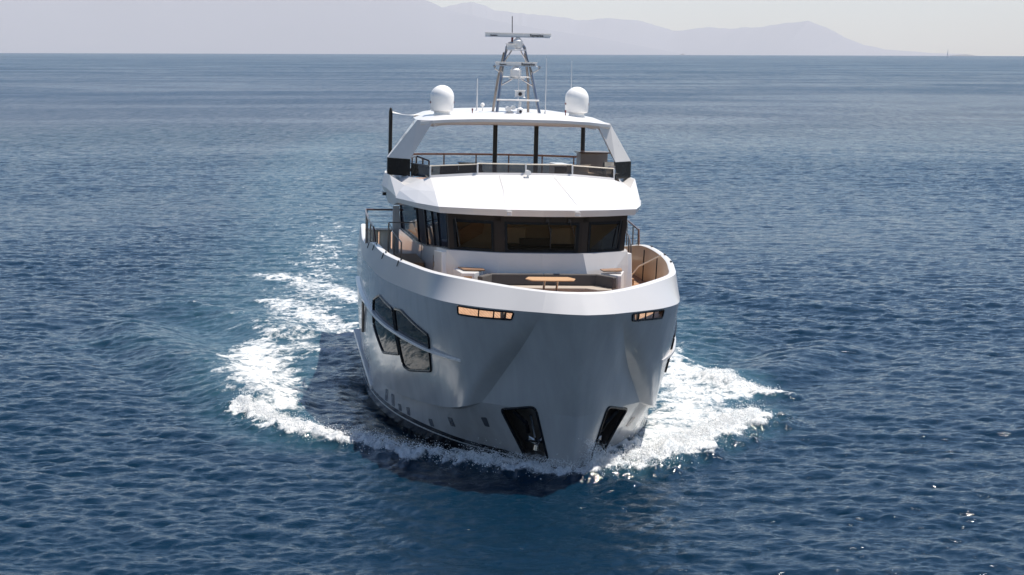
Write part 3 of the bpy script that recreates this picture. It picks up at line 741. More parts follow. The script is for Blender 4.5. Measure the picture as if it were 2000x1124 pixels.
# ------------------------------------------------------------------ flybridge fittings
rl = MB(); RA = [(16.4, -2.9), (16.9, -2.0), (17.2, -1.0), (17.3, 0), (17.2, 1.0), (16.9, 2.0), (16.4, 2.9)]
rl.tube([L(s_, t_, 6.22) for s_, t_ in RA], .03, 8); rl.build('flybridge_rail', M['railwood'], yacht, smooth=True)
for s_, t_ in [(16.7, -2.4), (17.1, -1.4), (17.27, -.4), (17.25, .6), (17.05, 1.6), (16.6, 2.5)]:
    MB().tube([L(s_, t_, 5.44), L(s_, t_, 6.2)], .022, 6).build('rail_post', M['railwood'], yacht)
g = MB()
for a, b in (((13.5, -2.8, 6.26), (14.8, -2.45, 6.26)), ((14.8, -2.45, 6.26), (14.6, -2.1, 6.14)), ((14.6, -2.1, 6.14), (14.6, -2.1, 5.9)), ((14.8, -2.45, 6.26), (14.8, -2.45, 5.9)), ((14.7, -2.27, 6.2), (14.7, -2.27, 5.9))): g.tube([L(*a), L(*b)], .025, 6)
g.box((13.9, -2.85, 5.86), (14.8, -2.05, 5.95), .02); g.build('stair_hatch', M['railwood'], yacht)
# loose furniture on the flybridge, each its own thing
cab = empty('bar_cabinet', 'grey bar cabinet with dark worktop by the right arch of the flybridge', 'cabinet')
b = MB(); b.box((-.35, -.40, 0), (.35, .40, 1.02), .02); b.build('cabinet_body', paint('slate_grey_laminate', (.24, .22, .21), .4, .08, .3), cab)
b = MB(); b.box((-.40, -.46, 1.022), (.40, .46, 1.06), .01); b.build('worktop', M['railwood'], cab)
aboard(cab, 14.2, 2.62, 5.44)
def armchair(label, s, t, rz, m1, m2):
    c = empty('armchair', label, 'armchair', 'armchairs on the flybridge')
    b = MB(); b.box((-.33, -.35, .12), (.33, .35, .34), .04); b.build('seat', M[m1], c)
    b = MB(); b.box((.24, -.35, .34), (.36, .35, .80), .05); b.build('backrest', M[m1], c)
    for q in (-.31, .31):
        b = MB(); b.box((-.30, q - .05, .34), (.26, q + .05, .56), .03); b.build('armrest', M[m1], c)
    b = MB(); b.box((-.28, -.26, .342), (.22, .26, .48), .06); b.build('cushion', M[m2], c)
    for x in (-.27, .27):
        for y in (-.29, .29): MB().box((x - .02, y - .02, 0), (x + .02, y + .02, .12)).build('leg', M['pole'], c)
    aboard(c, s, t, 5.44, rz); c.matrix_world = c.matrix_world @ Matrix.Scale(.8, 4); return c
armchair('brown wicker armchair with olive cushion left of the two flybridge posts', 13.3, -1.55, R(20), 'wicker', 'brownfab')
armchair('brown wicker armchair right of the two flybridge posts, beside the grey cabinet', 13.2, 1.62, R(-15), 'wicker', 'ivory')
def lounger(label, s, t, rz, m):
    c = empty('sun_lounger', label, 'lounger', 'low seats on the flybridge')
    b = MB(); b.box((-.5, -.35, .1), (.5, .35, .38), .05); b.build('base', M['wicker'], c)
    b = MB(); b.box((-.48, -.33, .382), (.45, .33, .52), .05); b.build('cushion', M[m], c)
    b = MB(); b.box((.38, -.33, .50), (.52, .33, .74), .05); b.build('backrest', M[m], c)
    return aboard(c, s, t, 5.44, rz)
lounger('low seat with olive brown cushion against the flybridge windscreen, left side', 12.6, -1.15, R(-10), 'brownfab')
lounger('low seat with ivory cushion in sunlight at the foot of the grey cabinet', 12.5, 2.1, R(15), 'ivory')
hc = MB(); hc.box((11.0, 2.35, 5.45), (11.7, 2.75, 6.05), .05); hc.loft([(11.0, 2.4, 6.05), (11.0, 2.72, 6.05), (11.5, 2.72, 6.05), (11.5, 2.4, 6.05)], [(11.3, 2.45, 6.35), (11.3, 2.7, 6.35), (11.5, 2.7, 6.35), (11.5, 2.45, 6.35)]); hc.build('flybridge_helm', M['rubber'], yacht)
wl_ = MB(); wl_.tube([L(10.95, 2.55, 6.1) + Vector((.14 * math.cos(a), .03 * math.sin(a), .14 * math.sin(a))) for a in np.linspace(0, 2 * math.pi, 17)[:-1]], .016, 6, closed=True); wl_.build('steering_wheel', M['steel'], yacht)

# ------------------------------------------------------------------ foredeck lounge
so = MB()
def quadbox(A, B, h0, h1, mb):   # straight cushion between two (s,t) points, depth d
    pass
back = [(5.55, -1.78), (6.22, -1.42), (6.26, 0), (6.22, 1.42), (5.55, 1.78)]
for i in range(4):
    a, b_ = back[i], back[i + 1]; n_v = Vector((b_[1] - a[1], -(b_[0] - a[0]))).normalized()   # in (s,t)
    if n_v.x > 0 and i in (1, 2): n_v = -n_v
    d = .14
    ins = [(a[0] - abs(n_v.x) * d, a[1] - (math.copysign(abs(n_v.y) * d, a[1]))), (b_[0] - abs(n_v.x) * d, b_[1] - math.copysign(abs(n_v.y) * d, b_[1] if b_[1] else 1) * (1 if b_[1] else 0))]
    ring = [a, b_, ins[1], ins[0]]
    MB().loft([(p[0], p[1] * .985, 3.50) for p in ring], [(p[0], p[1] * .985, 3.79) for p in ring]).build('sofa_backrest', M['fabric'], yacht, bevel=.03)
seat = [(5.3, -1.6), (5.5, -1.62), (6.1, -1.34), (6.12, 1.34), (5.5, 1.62), (5.3, 1.6), (5.3, 1.2), (5.62, .95), (5.62, -.95), (5.3, -1.2)]
MB().loft([(p[0], p[1], 3.38) for p in seat], [(p[0], p[1], 3.50) for p in seat]).build('sofa_cushion', M['cushion'], yacht, bevel=.025)
MB().loft([(p[0] + .03, p[1] * .98, 3.055) for p in seat], [(p[0] + .03, p[1] * .98, 3.378) for p in seat]).build('sofa_base', M['white'], yacht)
sb = MB().loft([(5.75, -2.12, 3.05), (5.75, -1.80, 3.05), (6.35, -1.5, 3.05), (6.9, -2.2, 3.05)], [(5.75, -2.12, 3.84), (5.75, -1.80, 3.84), (6.35, -1.5, 3.84), (6.9, -2.2, 3.84)]); sb.build('side_locker', M['white'], yacht, bevel=.015)
sb = MB().loft([(5.75, 1.82, 3.05), (5.75, 1.90, 3.05), (6.9, 2.2, 3.05), (6.4, 1.5, 3.05)], [(5.75, 1.82, 3.80), (5.75, 1.90, 3.80), (6.9, 2.2, 3.80), (6.4, 1.5, 3.80)])
sb.build('side_locker', M['white'], yacht, bevel=.015)
MB().box((5.74, -2.06, 3.45), (5.748, -1.86, 3.76), .002).build('locker_door', M['wood'], yacht)
for sg in (-1, 1):
    MB().loft([(6.05, 1.50 * sg, 3.86), (6.15, 2.0 * sg, 3.86), (6.75, 2.1 * sg, 3.86), (6.5, 1.5 * sg, 3.86)], [(6.05, 1.50 * sg, 3.89), (6.15, 2.0 * sg, 3.89), (6.75, 2.1 * sg, 3.89), (6.5, 1.5 * sg, 3.89)]).build('side_table_top', M['wood_dark'], yacht)
    # buttress at the wheelhouse corner
    MB().loft([(7.0, 2.10 * sg, 3.06), (7.05, 2.47 * sg, 3.06), (8.4, 2.56 * sg, 3.06), (8.4, 2.2 * sg, 3.06)], [(7.24, 2.30 * sg, 4.22), (7.28, 2.46 * sg, 4.22), (8.4, 2.54 * sg, 4.15), (8.4, 2.2 * sg, 4.15)]).build('corner_fairing', M['white'], yacht, bevel=.02)
tb = empty('foredeck_table', 'honey wood table on two crossed steel legs in front of the grey foredeck sofa', 'table')
MB().loft([(-.38, -.52, .728), (-.42, 0, .728), (-.38, .52, .728), (0, .62, .728), (.36, .5, .728), (.36, -.5, .728), (0, -.62, .728)], [(-.38, -.52, .755), (-.42, 0, .755), (-.38, .52, .755), (0, .62, .755), (.36, .5, .755), (.36, -.5, .755), (0, -.62, .755)]).build('table_top', M['wood'], tb, bevel=.01)
for q in (-.16, .16):
    m = MB(); m.tube([L(-.16, q, 0), L(.10, q, .36), L(-.1, q, .71)], .028, 8); m.tube([L(.16, q, 0), L(-.10, q, .36), L(.1, q, .71)], .022, 8); m.build('leg', M['steel'], tb, smooth=True)
aboard(tb, 4.95, -.02, DECK + .002)
# windlasses and hatch on the bow
for q in (-.3, .3):
    m = MB(); m.lathe(L(2.0, q, DECK), [(.14, 0), (.14, .04), (.07, .08), (.06, .2), (.11, .26), (.10, .3)], 16); m.build('windlass', M['steel'], yacht, smooth=True)
MB().box((2.8, -.35, DECK), (3.5, .35, DECK + .06), .02).build('deck_hatch', M['white'], yacht)
for sg in (-1, 1):
    m = MB(); m.box((1.9, sg * 1.55 - .12, DECK), (2.5, sg * 1.55 + .12, DECK + .10), .02); m.tube([L(2.0, sg * 1.55, DECK + .1), L(2.0, sg * 1.55, DECK + .28)], .04, 10); m.tube([L(2.4, sg * 1.55, DECK + .1), L(2.4, sg * 1.55, DECK + .28)], .04, 10); m.build('mooring_bitts', M['steel'], yacht, smooth=True)
# side decks: stairs, rails, seats aft on the left, stanchion line on the right
for sg in (-1, 1):
    f = (lambda p: p) if sg > 0 else mir
    RP = [(12.6, 3.76, 3.92), (12.9, 3.80, 4.34), (14.5, 3.84, 4.44), (16.2, 3.80, 4.5), (17.2, 3.72, 4.5), (17.2, 2.6, 4.5)]
    m = MB(); m.tube([L(*f(p)) for p in RP], .028, 8); m.build('handrail', M['railwood'], yacht, smooth=True)
    for p in [(12.95, 3.80), (13.8, 3.82), (14.8, 3.84), (15.8, 3.81), (16.6, 3.76), (17.2, 3.7)]: MB().tube([L(*f((p[0], p[1], 3.3))), L(*f((p[0], p[1], 4.32 + .04 * min(4, p[0] - 12.9))))], .020, 6).build('rail_post', M['steel_dark'], yacht)
    m = MB()
    for k in (1, 2, 3): m.tube([L(*f((p[0], p[1], p[2] - .19 * k))) for p in RP[1:]], .007, 5)
    m.build('rail_wire', M['steel'], yacht)
    MB().box(f((17.15, 2.72, 3.05)), f((17.25, 2.92, 4.62))).build('door_post', M['greywhite'], yacht)
    GP = [(13.2, 3.35), (11.8, 3.30), (10.9, 3.18)]
    for a, b_ in zip(GP, ((4.45), (4.25), (4.1))): MB().tube([L(*f((a[0], a[1], 3.05))), L(*f((a[0], a[1], b_)))], .022, 6).build('rail_post', M['steel_dark'], yacht)
    m = MB(); m.tube([L(*f((13.2, 2.6, 4.45))), L(*f((13.2, 3.35, 4.45))), L(*f((11.8, 3.30, 4.25))), L(*f((10.9, 3.18, 4.1)))], .018, 6); m.build('handrail', M['steel_dark'], yacht)
    MB().box(f((14.9, 2.95, 3.05)), f((17.0, 3.75, 3.30)), .04).build('aft_seat_base', M['ivory'], yacht)
    for t_ in (3.0, 3.38):
        MB().box(f((16.6, t_, 3.30)), f((16.95, t_ + .34, 3.95)), .09).build('aft_seat_cushion', M['ivory'], yacht, smooth=True)
    st = MB()
    for k in range(3): st.box(f((10.2 + .32 * k, 2.56, DECK)), f((13.3, 3.15, DECK + .17 * (k + 1))), .01)
    st.build('side_deck_step', M['teak'], yacht)
m = MB(); m.tube([L(9.0, 3.62, 4.0), L(9.9, 3.2, 3.6), L(10.4, 2.95, 3.1)], .022, 6); m.build('stay_line', M['rope'], yacht)
m = MB()
for q in (9.3, 11.0): m.tube([L(q, 3.55, 3.08), L(q, 3.58, 3.95)], .018, 6)
m.build('stanchion', M['pole'], yacht)

# ------------------------------------------------------------------ the sea
def spectrum_tile(N, Ls, seed, wind, wspeed, spread, lmin, rms, pw=0.0):
    """random wave field on a periodic square: height and sideways crest drift"""
    g = np.random.default_rng(seed); k1 = 2 * np.pi * np.fft.fftfreq(N, Ls / N)
    kx, ky = np.meshgrid(k1, k1, indexing='xy'); k = np.hypot(kx, ky); k[0, 0] = 1e9
    Lw = wspeed ** 2 / 9.81; c = (kx * wind[0] + ky * wind[1]) / k
    P = np.exp(-1 / (k * Lw) ** 2) / k ** (4 - pw) * (np.abs(c) ** spread + .08) * np.exp(-(k * lmin) ** 2)
    P[0, 0] = 0
    a = np.sqrt(P) * (g.normal(size=(N, N)) + 1j * g.normal(size=(N, N)))
    h = np.fft.ifft2(a).real; s = rms / h.std()
    dx = np.fft.ifft2(-1j * kx / k * a).real * s; dy = np.fft.ifft2(-1j * ky / k * a).real * s
    return h * s, dx, dy
def sample(T, Ls, x, y, ang):
    c, s = math.cos(ang), math.sin(ang); X = (x * c + y * s) / Ls; Y = (-x * s + y * c) / Ls; N = T[0].shape[0]
    u = (X % 1) * N; v = (Y % 1) * N; i = np.floor(u).astype(int); j = np.floor(v).astype(int); fu = u - i; fv = v - j
    i0 = i % N; i1 = (i + 1) % N; j0 = j % N; j1 = (j + 1) % N
    out = [A[j0, i0] * (1 - fu) * (1 - fv) + A[j0, i1] * fu * (1 - fv) + A[j1, i0] * (1 - fu) * fv + A[j1, i1] * fu * fv for A in T]
    h, a, b = out; return h, a * c - b * s, a * s + b * c
T0 = spectrum_tile(512, 97.0, 3, (.22, .975), 3.4, 3.0, .35, .020)
T1 = spectrum_tile(1024, 61.0, 8, (.20, .98), 1.55, 2.0, .05, .0265)
T2 = spectrum_tile(1024, 19.0, 5, (-.22, .97), .95, 1.5, .02, .0135)
def seg_dist(x, y, line):
    best = np.full(x.shape, 1e9); 
    for (ax, ay), (bx, by) in zip(line[:-1], line[1:]):
        dx, dy = bx - ax, by - ay; u = np.clip(((x - ax) * dx + (y - ay) * dy) / (dx * dx + dy * dy), 0, 1)
        best = np.minimum(best, np.hypot(x - ax - u * dx, y - ay - u * dy))
    return best
def poly_sd(x, y, P):
    ins = np.zeros(x.shape, bool); n = len(P)
    for i in range(n):
        x1, y1 = P[i]; x2, y2 = P[(i + 1) % n]
        if y1 == y2: continue
        cnd = ((y1 > y) != (y2 > y)) & (x < (x2 - x1) * (y - y1) / (y2 - y1) + x1); ins ^= cnd
    d = seg_dist(x, y, P + [P[0]]); return np.where(ins, d, -d)
NZ = spectrum_tile(1024, 97.0, 3, (.26, .965), 3.6, 2.5, .10, .075)
NW = spectrum_tile(1024, 31.0, 5, (-.30, .95), 2.0, 1.6, .035, .024)
def sst(a, b, x):
    t = np.clip((x - a) / (b - a), 0, 1); return t * t * (3 - 2 * t)
FM = dict(
  crestL = [(-7.38, 53.5), (-6.09, 50.83), (-5.16, 49.47), (-4.61, 49.08), (-3.79, 48.44), (-2.98, 47.62), (-1.69, 46.54), (-0.71, 45.85), (0.01, 45.29), (0.72, 45.02), (1.54, 44.92)],
  crestR = [(1.54, 44.92), (2.38, 45.27), (3.14, 45.91), (3.97, 47.29), (4.86, 48.83), (5.6, 50.1), (6.4, 51.6)],
  crestR2 = [(5.94, 58.42), (6.68, 56.9), (7.43, 56.04)],
  PL = [(-9.6, 64.25), (-9.05, 69.74), (-7.64, 68.47), (-6.2, 60.6), (-4.96, 49.07), (-5.9, 50.0), (-7.3, 53.3), (-7.6, 54.71), (-8.9, 58.15)],
  PR = [(4.58, 63.97), (5.57, 64.89), (6.29, 60.34), (7.48, 56.22), (6.1, 54.36), (6.94, 52.58), (5.76, 50.05), (4.1, 47.42), (2.74, 45.33), (2.15, 45.32), (2.4, 48.02), (3.72, 53.68)],
  PM = [(-6.2, 60.6), (-4.88, 62.7), (-4.26, 56.88), (-3.25, 52.04), (-1.77, 48.6), (-0.72, 46.74), (-0.71, 45.85), (-2.98, 47.62), (-5.0, 49.2)],
  W1 = [(-9.68, 66.57), (-10.33, 84.94), (-11.34, 99.75), (-10.71, 115.2), (-8.52, 111.82), (-5.77, 75.52), (-5.01, 62.69), (-6.2, 60.6)],
  W2 = [(5.9, 75.8), (6.68, 75.82), (6.55, 62.92), (5.4, 62.9), (4.58, 62.88)],
  BL = [(1.39, 44.77), (0.5, 45.71), (-0.12, 46.93), (-1.11, 48.21)], BR = [(1.39, 44.77), (1.99, 45.92), (2.25, 47.27), (2.85, 48.77)],
  S1 = [(-9.18, 77.01), (-7.15, 72.52), (-5.51, 68.52)], S2 = [(-10.45, 85.92), (-8.08, 82.17), (-5.99, 77.09)], S3 = [(-5.96, 63.76), (-5.13, 63.78)],
  K1 = [(-13.55, 69.64), (-9.44, 60.54), (-7.12, 54.7)], K2 = [(-13.08, 75.35), (-10.73, 73.89), (-7.82, 68.47)], K3 = [(6.4, 58.43), (7.8, 59.88), (10.51, 65.22)], K4 = [(7.27, 82.57), (9.64, 77.47), (12.6, 75.96)],
  TR = [(-9.3, 102.6), (-13.1, 126.9), (-15.9, 152.6), (-18.2, 191.5), (-18.3, 237.6)], LF = [(-12.84, 75.66), (-11.97, 75.07)])
def foam_fields(x, y):
    """foam density 0..1, aerated water 0..1, bulk height of the broken water"""
    n1 = sample(NZ, 97.0, x * 6.1 + 13, y * 3.1 - 7, .5)[0] / .075; n2 = sample(NZ, 97.0, x * 17, y * 10 + 40, 1.3)[0] / .075
    wob = n1 * .22 + n2 * .10; d = np.zeros(x.shape); hh = np.zeros(x.shape); air = np.zeros(x.shape)
    def rib(k, w, dens, ht=0., hw=None):
        nonlocal d, hh
        q = seg_dist(x, y, FM[k]) + wob * .8
        d = np.maximum(d, dens * sst(w, w * .2, q)); hh = np.maximum(hh, ht * np.exp(-(q / (hw or w)) ** 2)) if ht else hh
    def blob(k, soft, dens, ht=0., a=0.):
        nonlocal d, hh, air
        q = poly_sd(x, y, FM[k]) + wob * soft
        m = sst(-soft, soft * 1.2, q); d = np.maximum(d, dens * m); hh = np.maximum(hh, ht * m)
        air = np.maximum(air, (a or dens) * sst(-soft * 2.5, soft, q))
    blob('PL', .9, .78, .05, .8); blob('PR', .55, .76, .10, .9); blob('PM', .8, .50, .03, .35); blob('W1', 2.6, .65, .02, .8); blob('W2', 1.0, .45, .02, .5)
    rib('crestL', .72, .88, .24, .6); rib('crestR', .85, .96, .30, .7); rib('crestR2', .55, .85, .18, .5)
    rib('S1', 1.4, .74, .05); rib('S2', 1.8, .70, .05); rib('BL', .40, .85, .14, .35); rib('BR', .42, .95, .34, .34); rib('S3', .9, .8, .1); rib('LF', .35, .62, .1)
    q = seg_dist(x, y, FM['TR']); air = np.maximum(air, .6 * sst(7, 1, q + n1)); d = np.maximum(d, .40 * sst(6.5, .5, q + n1 * 1.5))
    # smooth ridges running out from the bow wave
    for k, a_, w_ in (('K1', .24, 1.3), ('K2', .18, 1.2), ('K3', .20, 1.2), ('K4', .12, 1.4)):
        L_ = FM[k]; q = seg_dist(x, y, L_); hh = hh + a_ * np.exp(-(q / w_) ** 2) - a_ * .5 * np.exp(-((q - 2.0) / 1.2) ** 2)
    hh = hh - .28 * np.exp(-(seg_dist(x, y, [(-4.3, 58), (-2.5, 51), (-.2, 47.6)]) / .8) ** 2)
    return np.clip(d, 0, 1), np.clip(air, 0, 1), hh
# rows get wider apart with distance; columns fan out so the sheet reaches the horizon on every side
rows = [-60, -20, 5, 18, 25]; y_ = 29.0
while y_ < 330: rows.append(y_); y_ += max(.062, y_ * .00165)
while y_ < 44000: rows.append(y_); y_ *= 1.03 if y_ > 600 else 1.01
rows = np.array(rows)
core = np.linspace(-.40, .40, 641); outer = np.array([.43, .46, .50, .55, .62, .75, .9]); tans = np.concatenate([-outer[::-1], core, outer])
Y, Tn = np.meshgrid(rows, tans, indexing='ij'); X = Tn * np.maximum(Y, 26.0)
X = np.where(Y < 26, Tn * 26.0 * 1.0, X)
fade = sst(330, 100, Y) * sst(.45, .38, np.abs(Tn)) * sst(24, 31, Y)
det = sst(230, 90, Y)
h0, a0, b0 = sample(T0, 97.0, X, Y, .05); h1, a1, b1 = sample(T1, 61.0, X, Y, -.03); h2, a2, b2 = sample(T2, 19.0, X, Y, .10)
h1 = h0 + h1; a1 = a0 + a1; b1 = b0 + b1
fd_, air_, hh_ = foam_fields(X, Y)
near = (np.abs(X) < 24) & (Y < 270) & (Y > 30); fd_ = fd_ * near; air_ = air_ * near; hh_ = hh_ * near
gust = .8 + .45 * sample(NZ, 97.0, X / 9.0, Y / 14.0, .8)[0] / .075 * .35
calm = 1 - .5 * np.maximum(fd_, air_ * .6)
Z = fade * gust * (h1 * calm + h2 * det * calm) + hh_
# broken, lumpy surface where the foam is thick
h3 = sample(NW, 31.0, X * 2.3 + 3, Y * 2.3, .9)[0] / .024; h4 = sample(NW, 31.0, X * 6.7, Y * 6.7 + 5, .2)[0] / .024; h5 = sample(NW, 31.0, X * 15.7, Y * 15.7 + 5, .6)[0] / .024
Z += fd_ * (.022 * h3 + .009 * h4 + .004 * h5)
cr = np.clip(np.maximum(sst(.9, .1, seg_dist(X, Y, FM['crestL'])), sst(1.1, .1, seg_dist(X, Y, FM['crestR']))), 0, 1) * near
Z += cr * np.clip(fd_ * 1.3 - .3, 0, 1) * (.035 * h3 + .022 * h4 + .009 * h5)
ch = 1.05 * fade * calm
Z -= (X ** 2 + Y ** 2) / (2 * 2.0e7)          # the round earth
XX = X + ch * (a1 + a2 * det); YY = Y + ch * (b1 + b2 * det)
nr, nc = X.shape
me = bpy.data.meshes.new('water'); co = np.stack([XX, YY, Z], -1).reshape(-1, 3).astype(np.float32)
idx = np.arange(nr * nc, dtype=np.int32).reshape(nr, nc); q = np.stack([idx[:-1, :-1], idx[:-1, 1:], idx[1:, 1:], idx[1:, :-1]], -1).reshape(-1, 4)
me.vertices.add(len(co)); me.vertices.foreach_set('co', co.ravel()); me.loops.add(q.size); me.loops.foreach_set('vertex_index', q.ravel())
me.polygons.add(len(q)); me.polygons.foreach_set('loop_start', np.arange(0, q.size, 4, dtype=np.int32)); me.polygons.foreach_set('use_smooth', np.ones(len(q), bool))
me.update(calc_edges=True)
for nm, arr in (('foam', fd_), ('air', air_)):
    at = me.attributes.new(nm, 'FLOAT', 'POINT'); at.data.foreach_set('value', arr.astype(np.float32).ravel())
water = bpy.data.objects.new('water', me); COL.objects.link(water); water['kind'] = 'structure'

def water_mat():
    m, nt, b = new_mat('sea_water')
    geo = nt.nodes.new('ShaderNodeNewGeometry')
    def mp(sc, rot=0):
        n = nt.nodes.new('ShaderNodeMapping'); n.inputs['Scale'].default_value = sc; n.inputs['Rotation'].default_value = (0, 0, rot); nt.links.new(geo.outputs['Position'], n.inputs[0]); return n.outputs[0]
    fa = nt.nodes.new('ShaderNodeAttribute'); fa.attribute_name = 'foam'; aa = nt.nodes.new('ShaderNodeAttribute'); aa.attribute_name = 'air'
    big = noise(nt, 1.0, 4, .5, mp((.012, .004, 1), .1))
    base = ramp(nt, big.outputs[0], .35, .65, (.0006, .0125, .029, 1), (.0012, .0195, .041, 1))
    teal = mixrgb(nt, math_n(nt, 'MULTIPLY', aa.outputs['Fac'], .6), base.outputs[0], (.045, .125, .155, 1))
    # ripples: fine ones near, longer ones that stay readable far off, with smoother and rougher lanes
    r1 = noise(nt, 1.0, 5, .62, mp((3.6, 5.5, 3), .1), .3)
    r2 = noise(nt, 1.0, 5, .60, mp((1.2, 2.8, 1), .08), .4)
    r3 = noise(nt, 1.0, 9, .78, mp((.07, .022, 1), -.04), .3)
    lane = noise(nt, 1.0, 5, .6, mp((.007, .013, 1), .12), 1.4); lanef = ramp(nt, lane.outputs[0], .40, .60, (.45,) * 3 + (1,), (1.0,) * 3 + (1,))
    cd = nt.nodes.new('ShaderNodeVectorMath'); cd.operation = 'LENGTH'; nt.links.new(geo.outputs['Position'], cd.inputs[0])
    far = nt.nodes.new('ShaderNodeMapRange'); far.inputs[1].default_value = 90; far.inputs[2].default_value = 330; nt.links.new(cd.outputs['Value'], far.inputs[0])
    b1 = nt.nodes.new('ShaderNodeBump'); b1.inputs['Distance'].default_value = 2.6; nt.links.new(r3.outputs[0], b1.inputs['Height']); nt.links.new(math_n(nt, 'MULTIPLY', far.outputs[0], math_n(nt, 'MULTIPLY', lanef.outputs[0], .4)), b1.inputs['Strength'])
    b2 = nt.nodes.new('ShaderNodeBump'); b2.inputs['Distance'].default_value = .22; nt.links.new(r2.outputs[0], b2.inputs['Height']); nt.links.new(b1.outputs[0], b2.inputs['Normal']); nt.links.new(math_n(nt, 'MULTIPLY', math_n(nt, 'ADD', .28, math_n(nt, 'MULTIPLY', far.outputs[0], .6)), lanef.outputs[0]), b2.inputs['Strength'])
    b3 = nt.nodes.new('ShaderNodeBump'); b3.inputs['Distance'].default_value = .05; b3.inputs['Strength'].default_value = .55; nt.links.new(r1.outputs[0], b3.inputs['Height']); nt.links.new(b2.outputs[0], b3.inputs['Normal'])
    # facets too small to mesh: the normal is tilted at random, more so with distance
    def tilt(sc, rot, detail, rough):
        n = noise(nt, 1.0, detail, rough, mp(sc, rot)); v = nt.nodes.new('ShaderNodeVectorMath'); v.operation = 'SUBTRACT'; nt.links.new(n.outputs['Color'], v.inputs[0]); v.inputs[1].default_value = (.5, .5, .5); return v.outputs[0]
    t1 = tilt((1.7, .24, 1), .03, 6, .72); t2 = tilt((.50, .034, 1), -.02, 6, .75)
    def scalev(v, f):
        n = nt.nodes.new('ShaderNodeVectorMath'); n.operation = 'SCALE'; nt.links.new(v, n.inputs[0]); nt.links.new(f, n.inputs['Scale']); return n.outputs[0]
    def addv(a_, b_):
        n = nt.nodes.new('ShaderNodeVectorMath'); n.operation = 'ADD'; nt.links.new(a_, n.inputs[0]); nt.links.new(b_, n.inputs[1]); return n.outputs[0]
    mid = nt.nodes.new('ShaderNodeMapRange'); mid.inputs[1].default_value = 80; mid.inputs[2].default_value = 300; mid.inputs[4].default_value = 1.2; nt.links.new(cd.outputs['Value'], mid.inputs[0])
    farr = nt.nodes.new('ShaderNodeMapRange'); farr.inputs[1].default_value = 250; farr.inputs[2].default_value = 900; farr.inputs[4].default_value = 1.2; nt.links.new(cd.outputs['Value'], farr.inputs[0])
    s1 = scalev(t1, math_n(nt, 'MULTIPLY', mid.outputs[0], lanef.outputs[0])); s2 = scalev(t2, math_n(nt, 'MULTIPLY', farr.outputs[0], lanef.outputs[0]))
    flat = nt.nodes.new('ShaderNodeVectorMath'); flat.operation = 'MULTIPLY'; nt.links.new(addv(s1, s2), flat.inputs[0]); flat.inputs[1].default_value = (1, 1, 0)
    nrm = nt.nodes.new('ShaderNodeVectorMath'); nrm.operation = 'NORMALIZE'; nt.links.new(addv(b3.outputs[0], flat.outputs[0]), nrm.inputs[0])
    nt.links.new(teal, b.inputs['Base Color']); nt.links.new(nrm.outputs[0], b.inputs['Normal']); b.inputs['IOR'].default_value = 1.33
    pass
    rgh = nt.nodes.new('ShaderNodeMapRange'); rgh.inputs[1].default_value = 60; rgh.inputs[2].default_value = 1500; rgh.inputs[3].default_value = .075; rgh.inputs[4].default_value = .14; nt.links.new(cd.outputs['Value'], rgh.inputs[0]); nt.links.new(rgh.outputs[0], b.inputs['Roughness'])
    # foam: lacy streaks drawn out along the flow where it is thin, solid where it is thick
    f1 = noise(nt, 1.0, 7, .68, mp((1.0, .8, 1), .1), 1.2); f2 = noise(nt, 1.0, 6, .7, mp((6.5, 4.0, 4), .0), .8)
    vo = nt.nodes.new('ShaderNodeTexVoronoi'); vo.feature = 'DISTANCE_TO_EDGE'; vo.inputs['Scale'].default_value = 1.0
    wv = nt.nodes.new('ShaderNodeVectorMath'); wv.operation = 'MULTIPLY_ADD'; nt.links.new(f2.outputs['Color'], wv.inputs[0]); wv.inputs[1].default_value = (.9, .9, .9); nt.links.new(mp((2.2, 1.6, 1)), wv.inputs[2]); nt.links.new(wv.outputs[0], vo.inputs['Vector'])
    lace = math_n(nt, 'SUBTRACT', .55, math_n(nt, 'MULTIPLY', vo.outputs['Distance'], 1.6))
    mix = math_n(nt, 'ADD', math_n(nt, 'ADD', math_n(nt, 'MULTIPLY', f1.outputs[0], 1.05), math_n(nt, 'MULTIPLY', f2.outputs[0], .75)), math_n(nt, 'MULTIPLY', lace, .32))
    mk = nt.nodes.new('ShaderNodeMapRange'); mk.interpolation_type = 'SMOOTHSTEP'
    thr = math_n(nt, 'SUBTRACT', 1.50, math_n(nt, 'MULTIPLY', fa.outputs['Fac'], 1.05))
    nt.links.new(mix, mk.inputs[0]); nt.links.new(thr, mk.inputs[1]); nt.links.new(math_n(nt, 'ADD', thr, .42), mk.inputs[2])
    mask = math_n(nt, 'MULTIPLY', mk.outputs[0], ramp(nt, fa.outputs['Fac'], .02, .15).outputs[0])
    fo = nt.nodes.new('ShaderNodeBsdfPrincipled'); fc = ramp(nt, f2.outputs[0], .3, .65, (.40, .46, .50, 1), (.74, .74, .73, 1)); nt.links.new(fc.outputs[0], fo.inputs['Base Color']); fo.inputs['Roughness'].default_value = .8
    fb = nt.nodes.new('ShaderNodeBump'); fb.inputs['Strength'].default_value = .8; fb.inputs['Distance'].default_value = .08; nt.links.new(math_n(nt, 'ADD', f2.outputs[0], f1.outputs[0]), fb.inputs['Height']); nt.links.new(fb.outputs[0], fo.inputs['Normal'])
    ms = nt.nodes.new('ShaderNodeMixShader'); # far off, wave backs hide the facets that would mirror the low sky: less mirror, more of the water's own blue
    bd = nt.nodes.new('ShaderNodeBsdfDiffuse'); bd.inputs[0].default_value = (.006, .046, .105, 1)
    spl = nt.nodes.new('ShaderNodeMapRange'); spl.inputs[1].default_value = 75; spl.inputs[2].default_value = 420; spl.inputs[4].default_value = .46; nt.links.new(cd.outputs['Value'], spl.inputs[0])
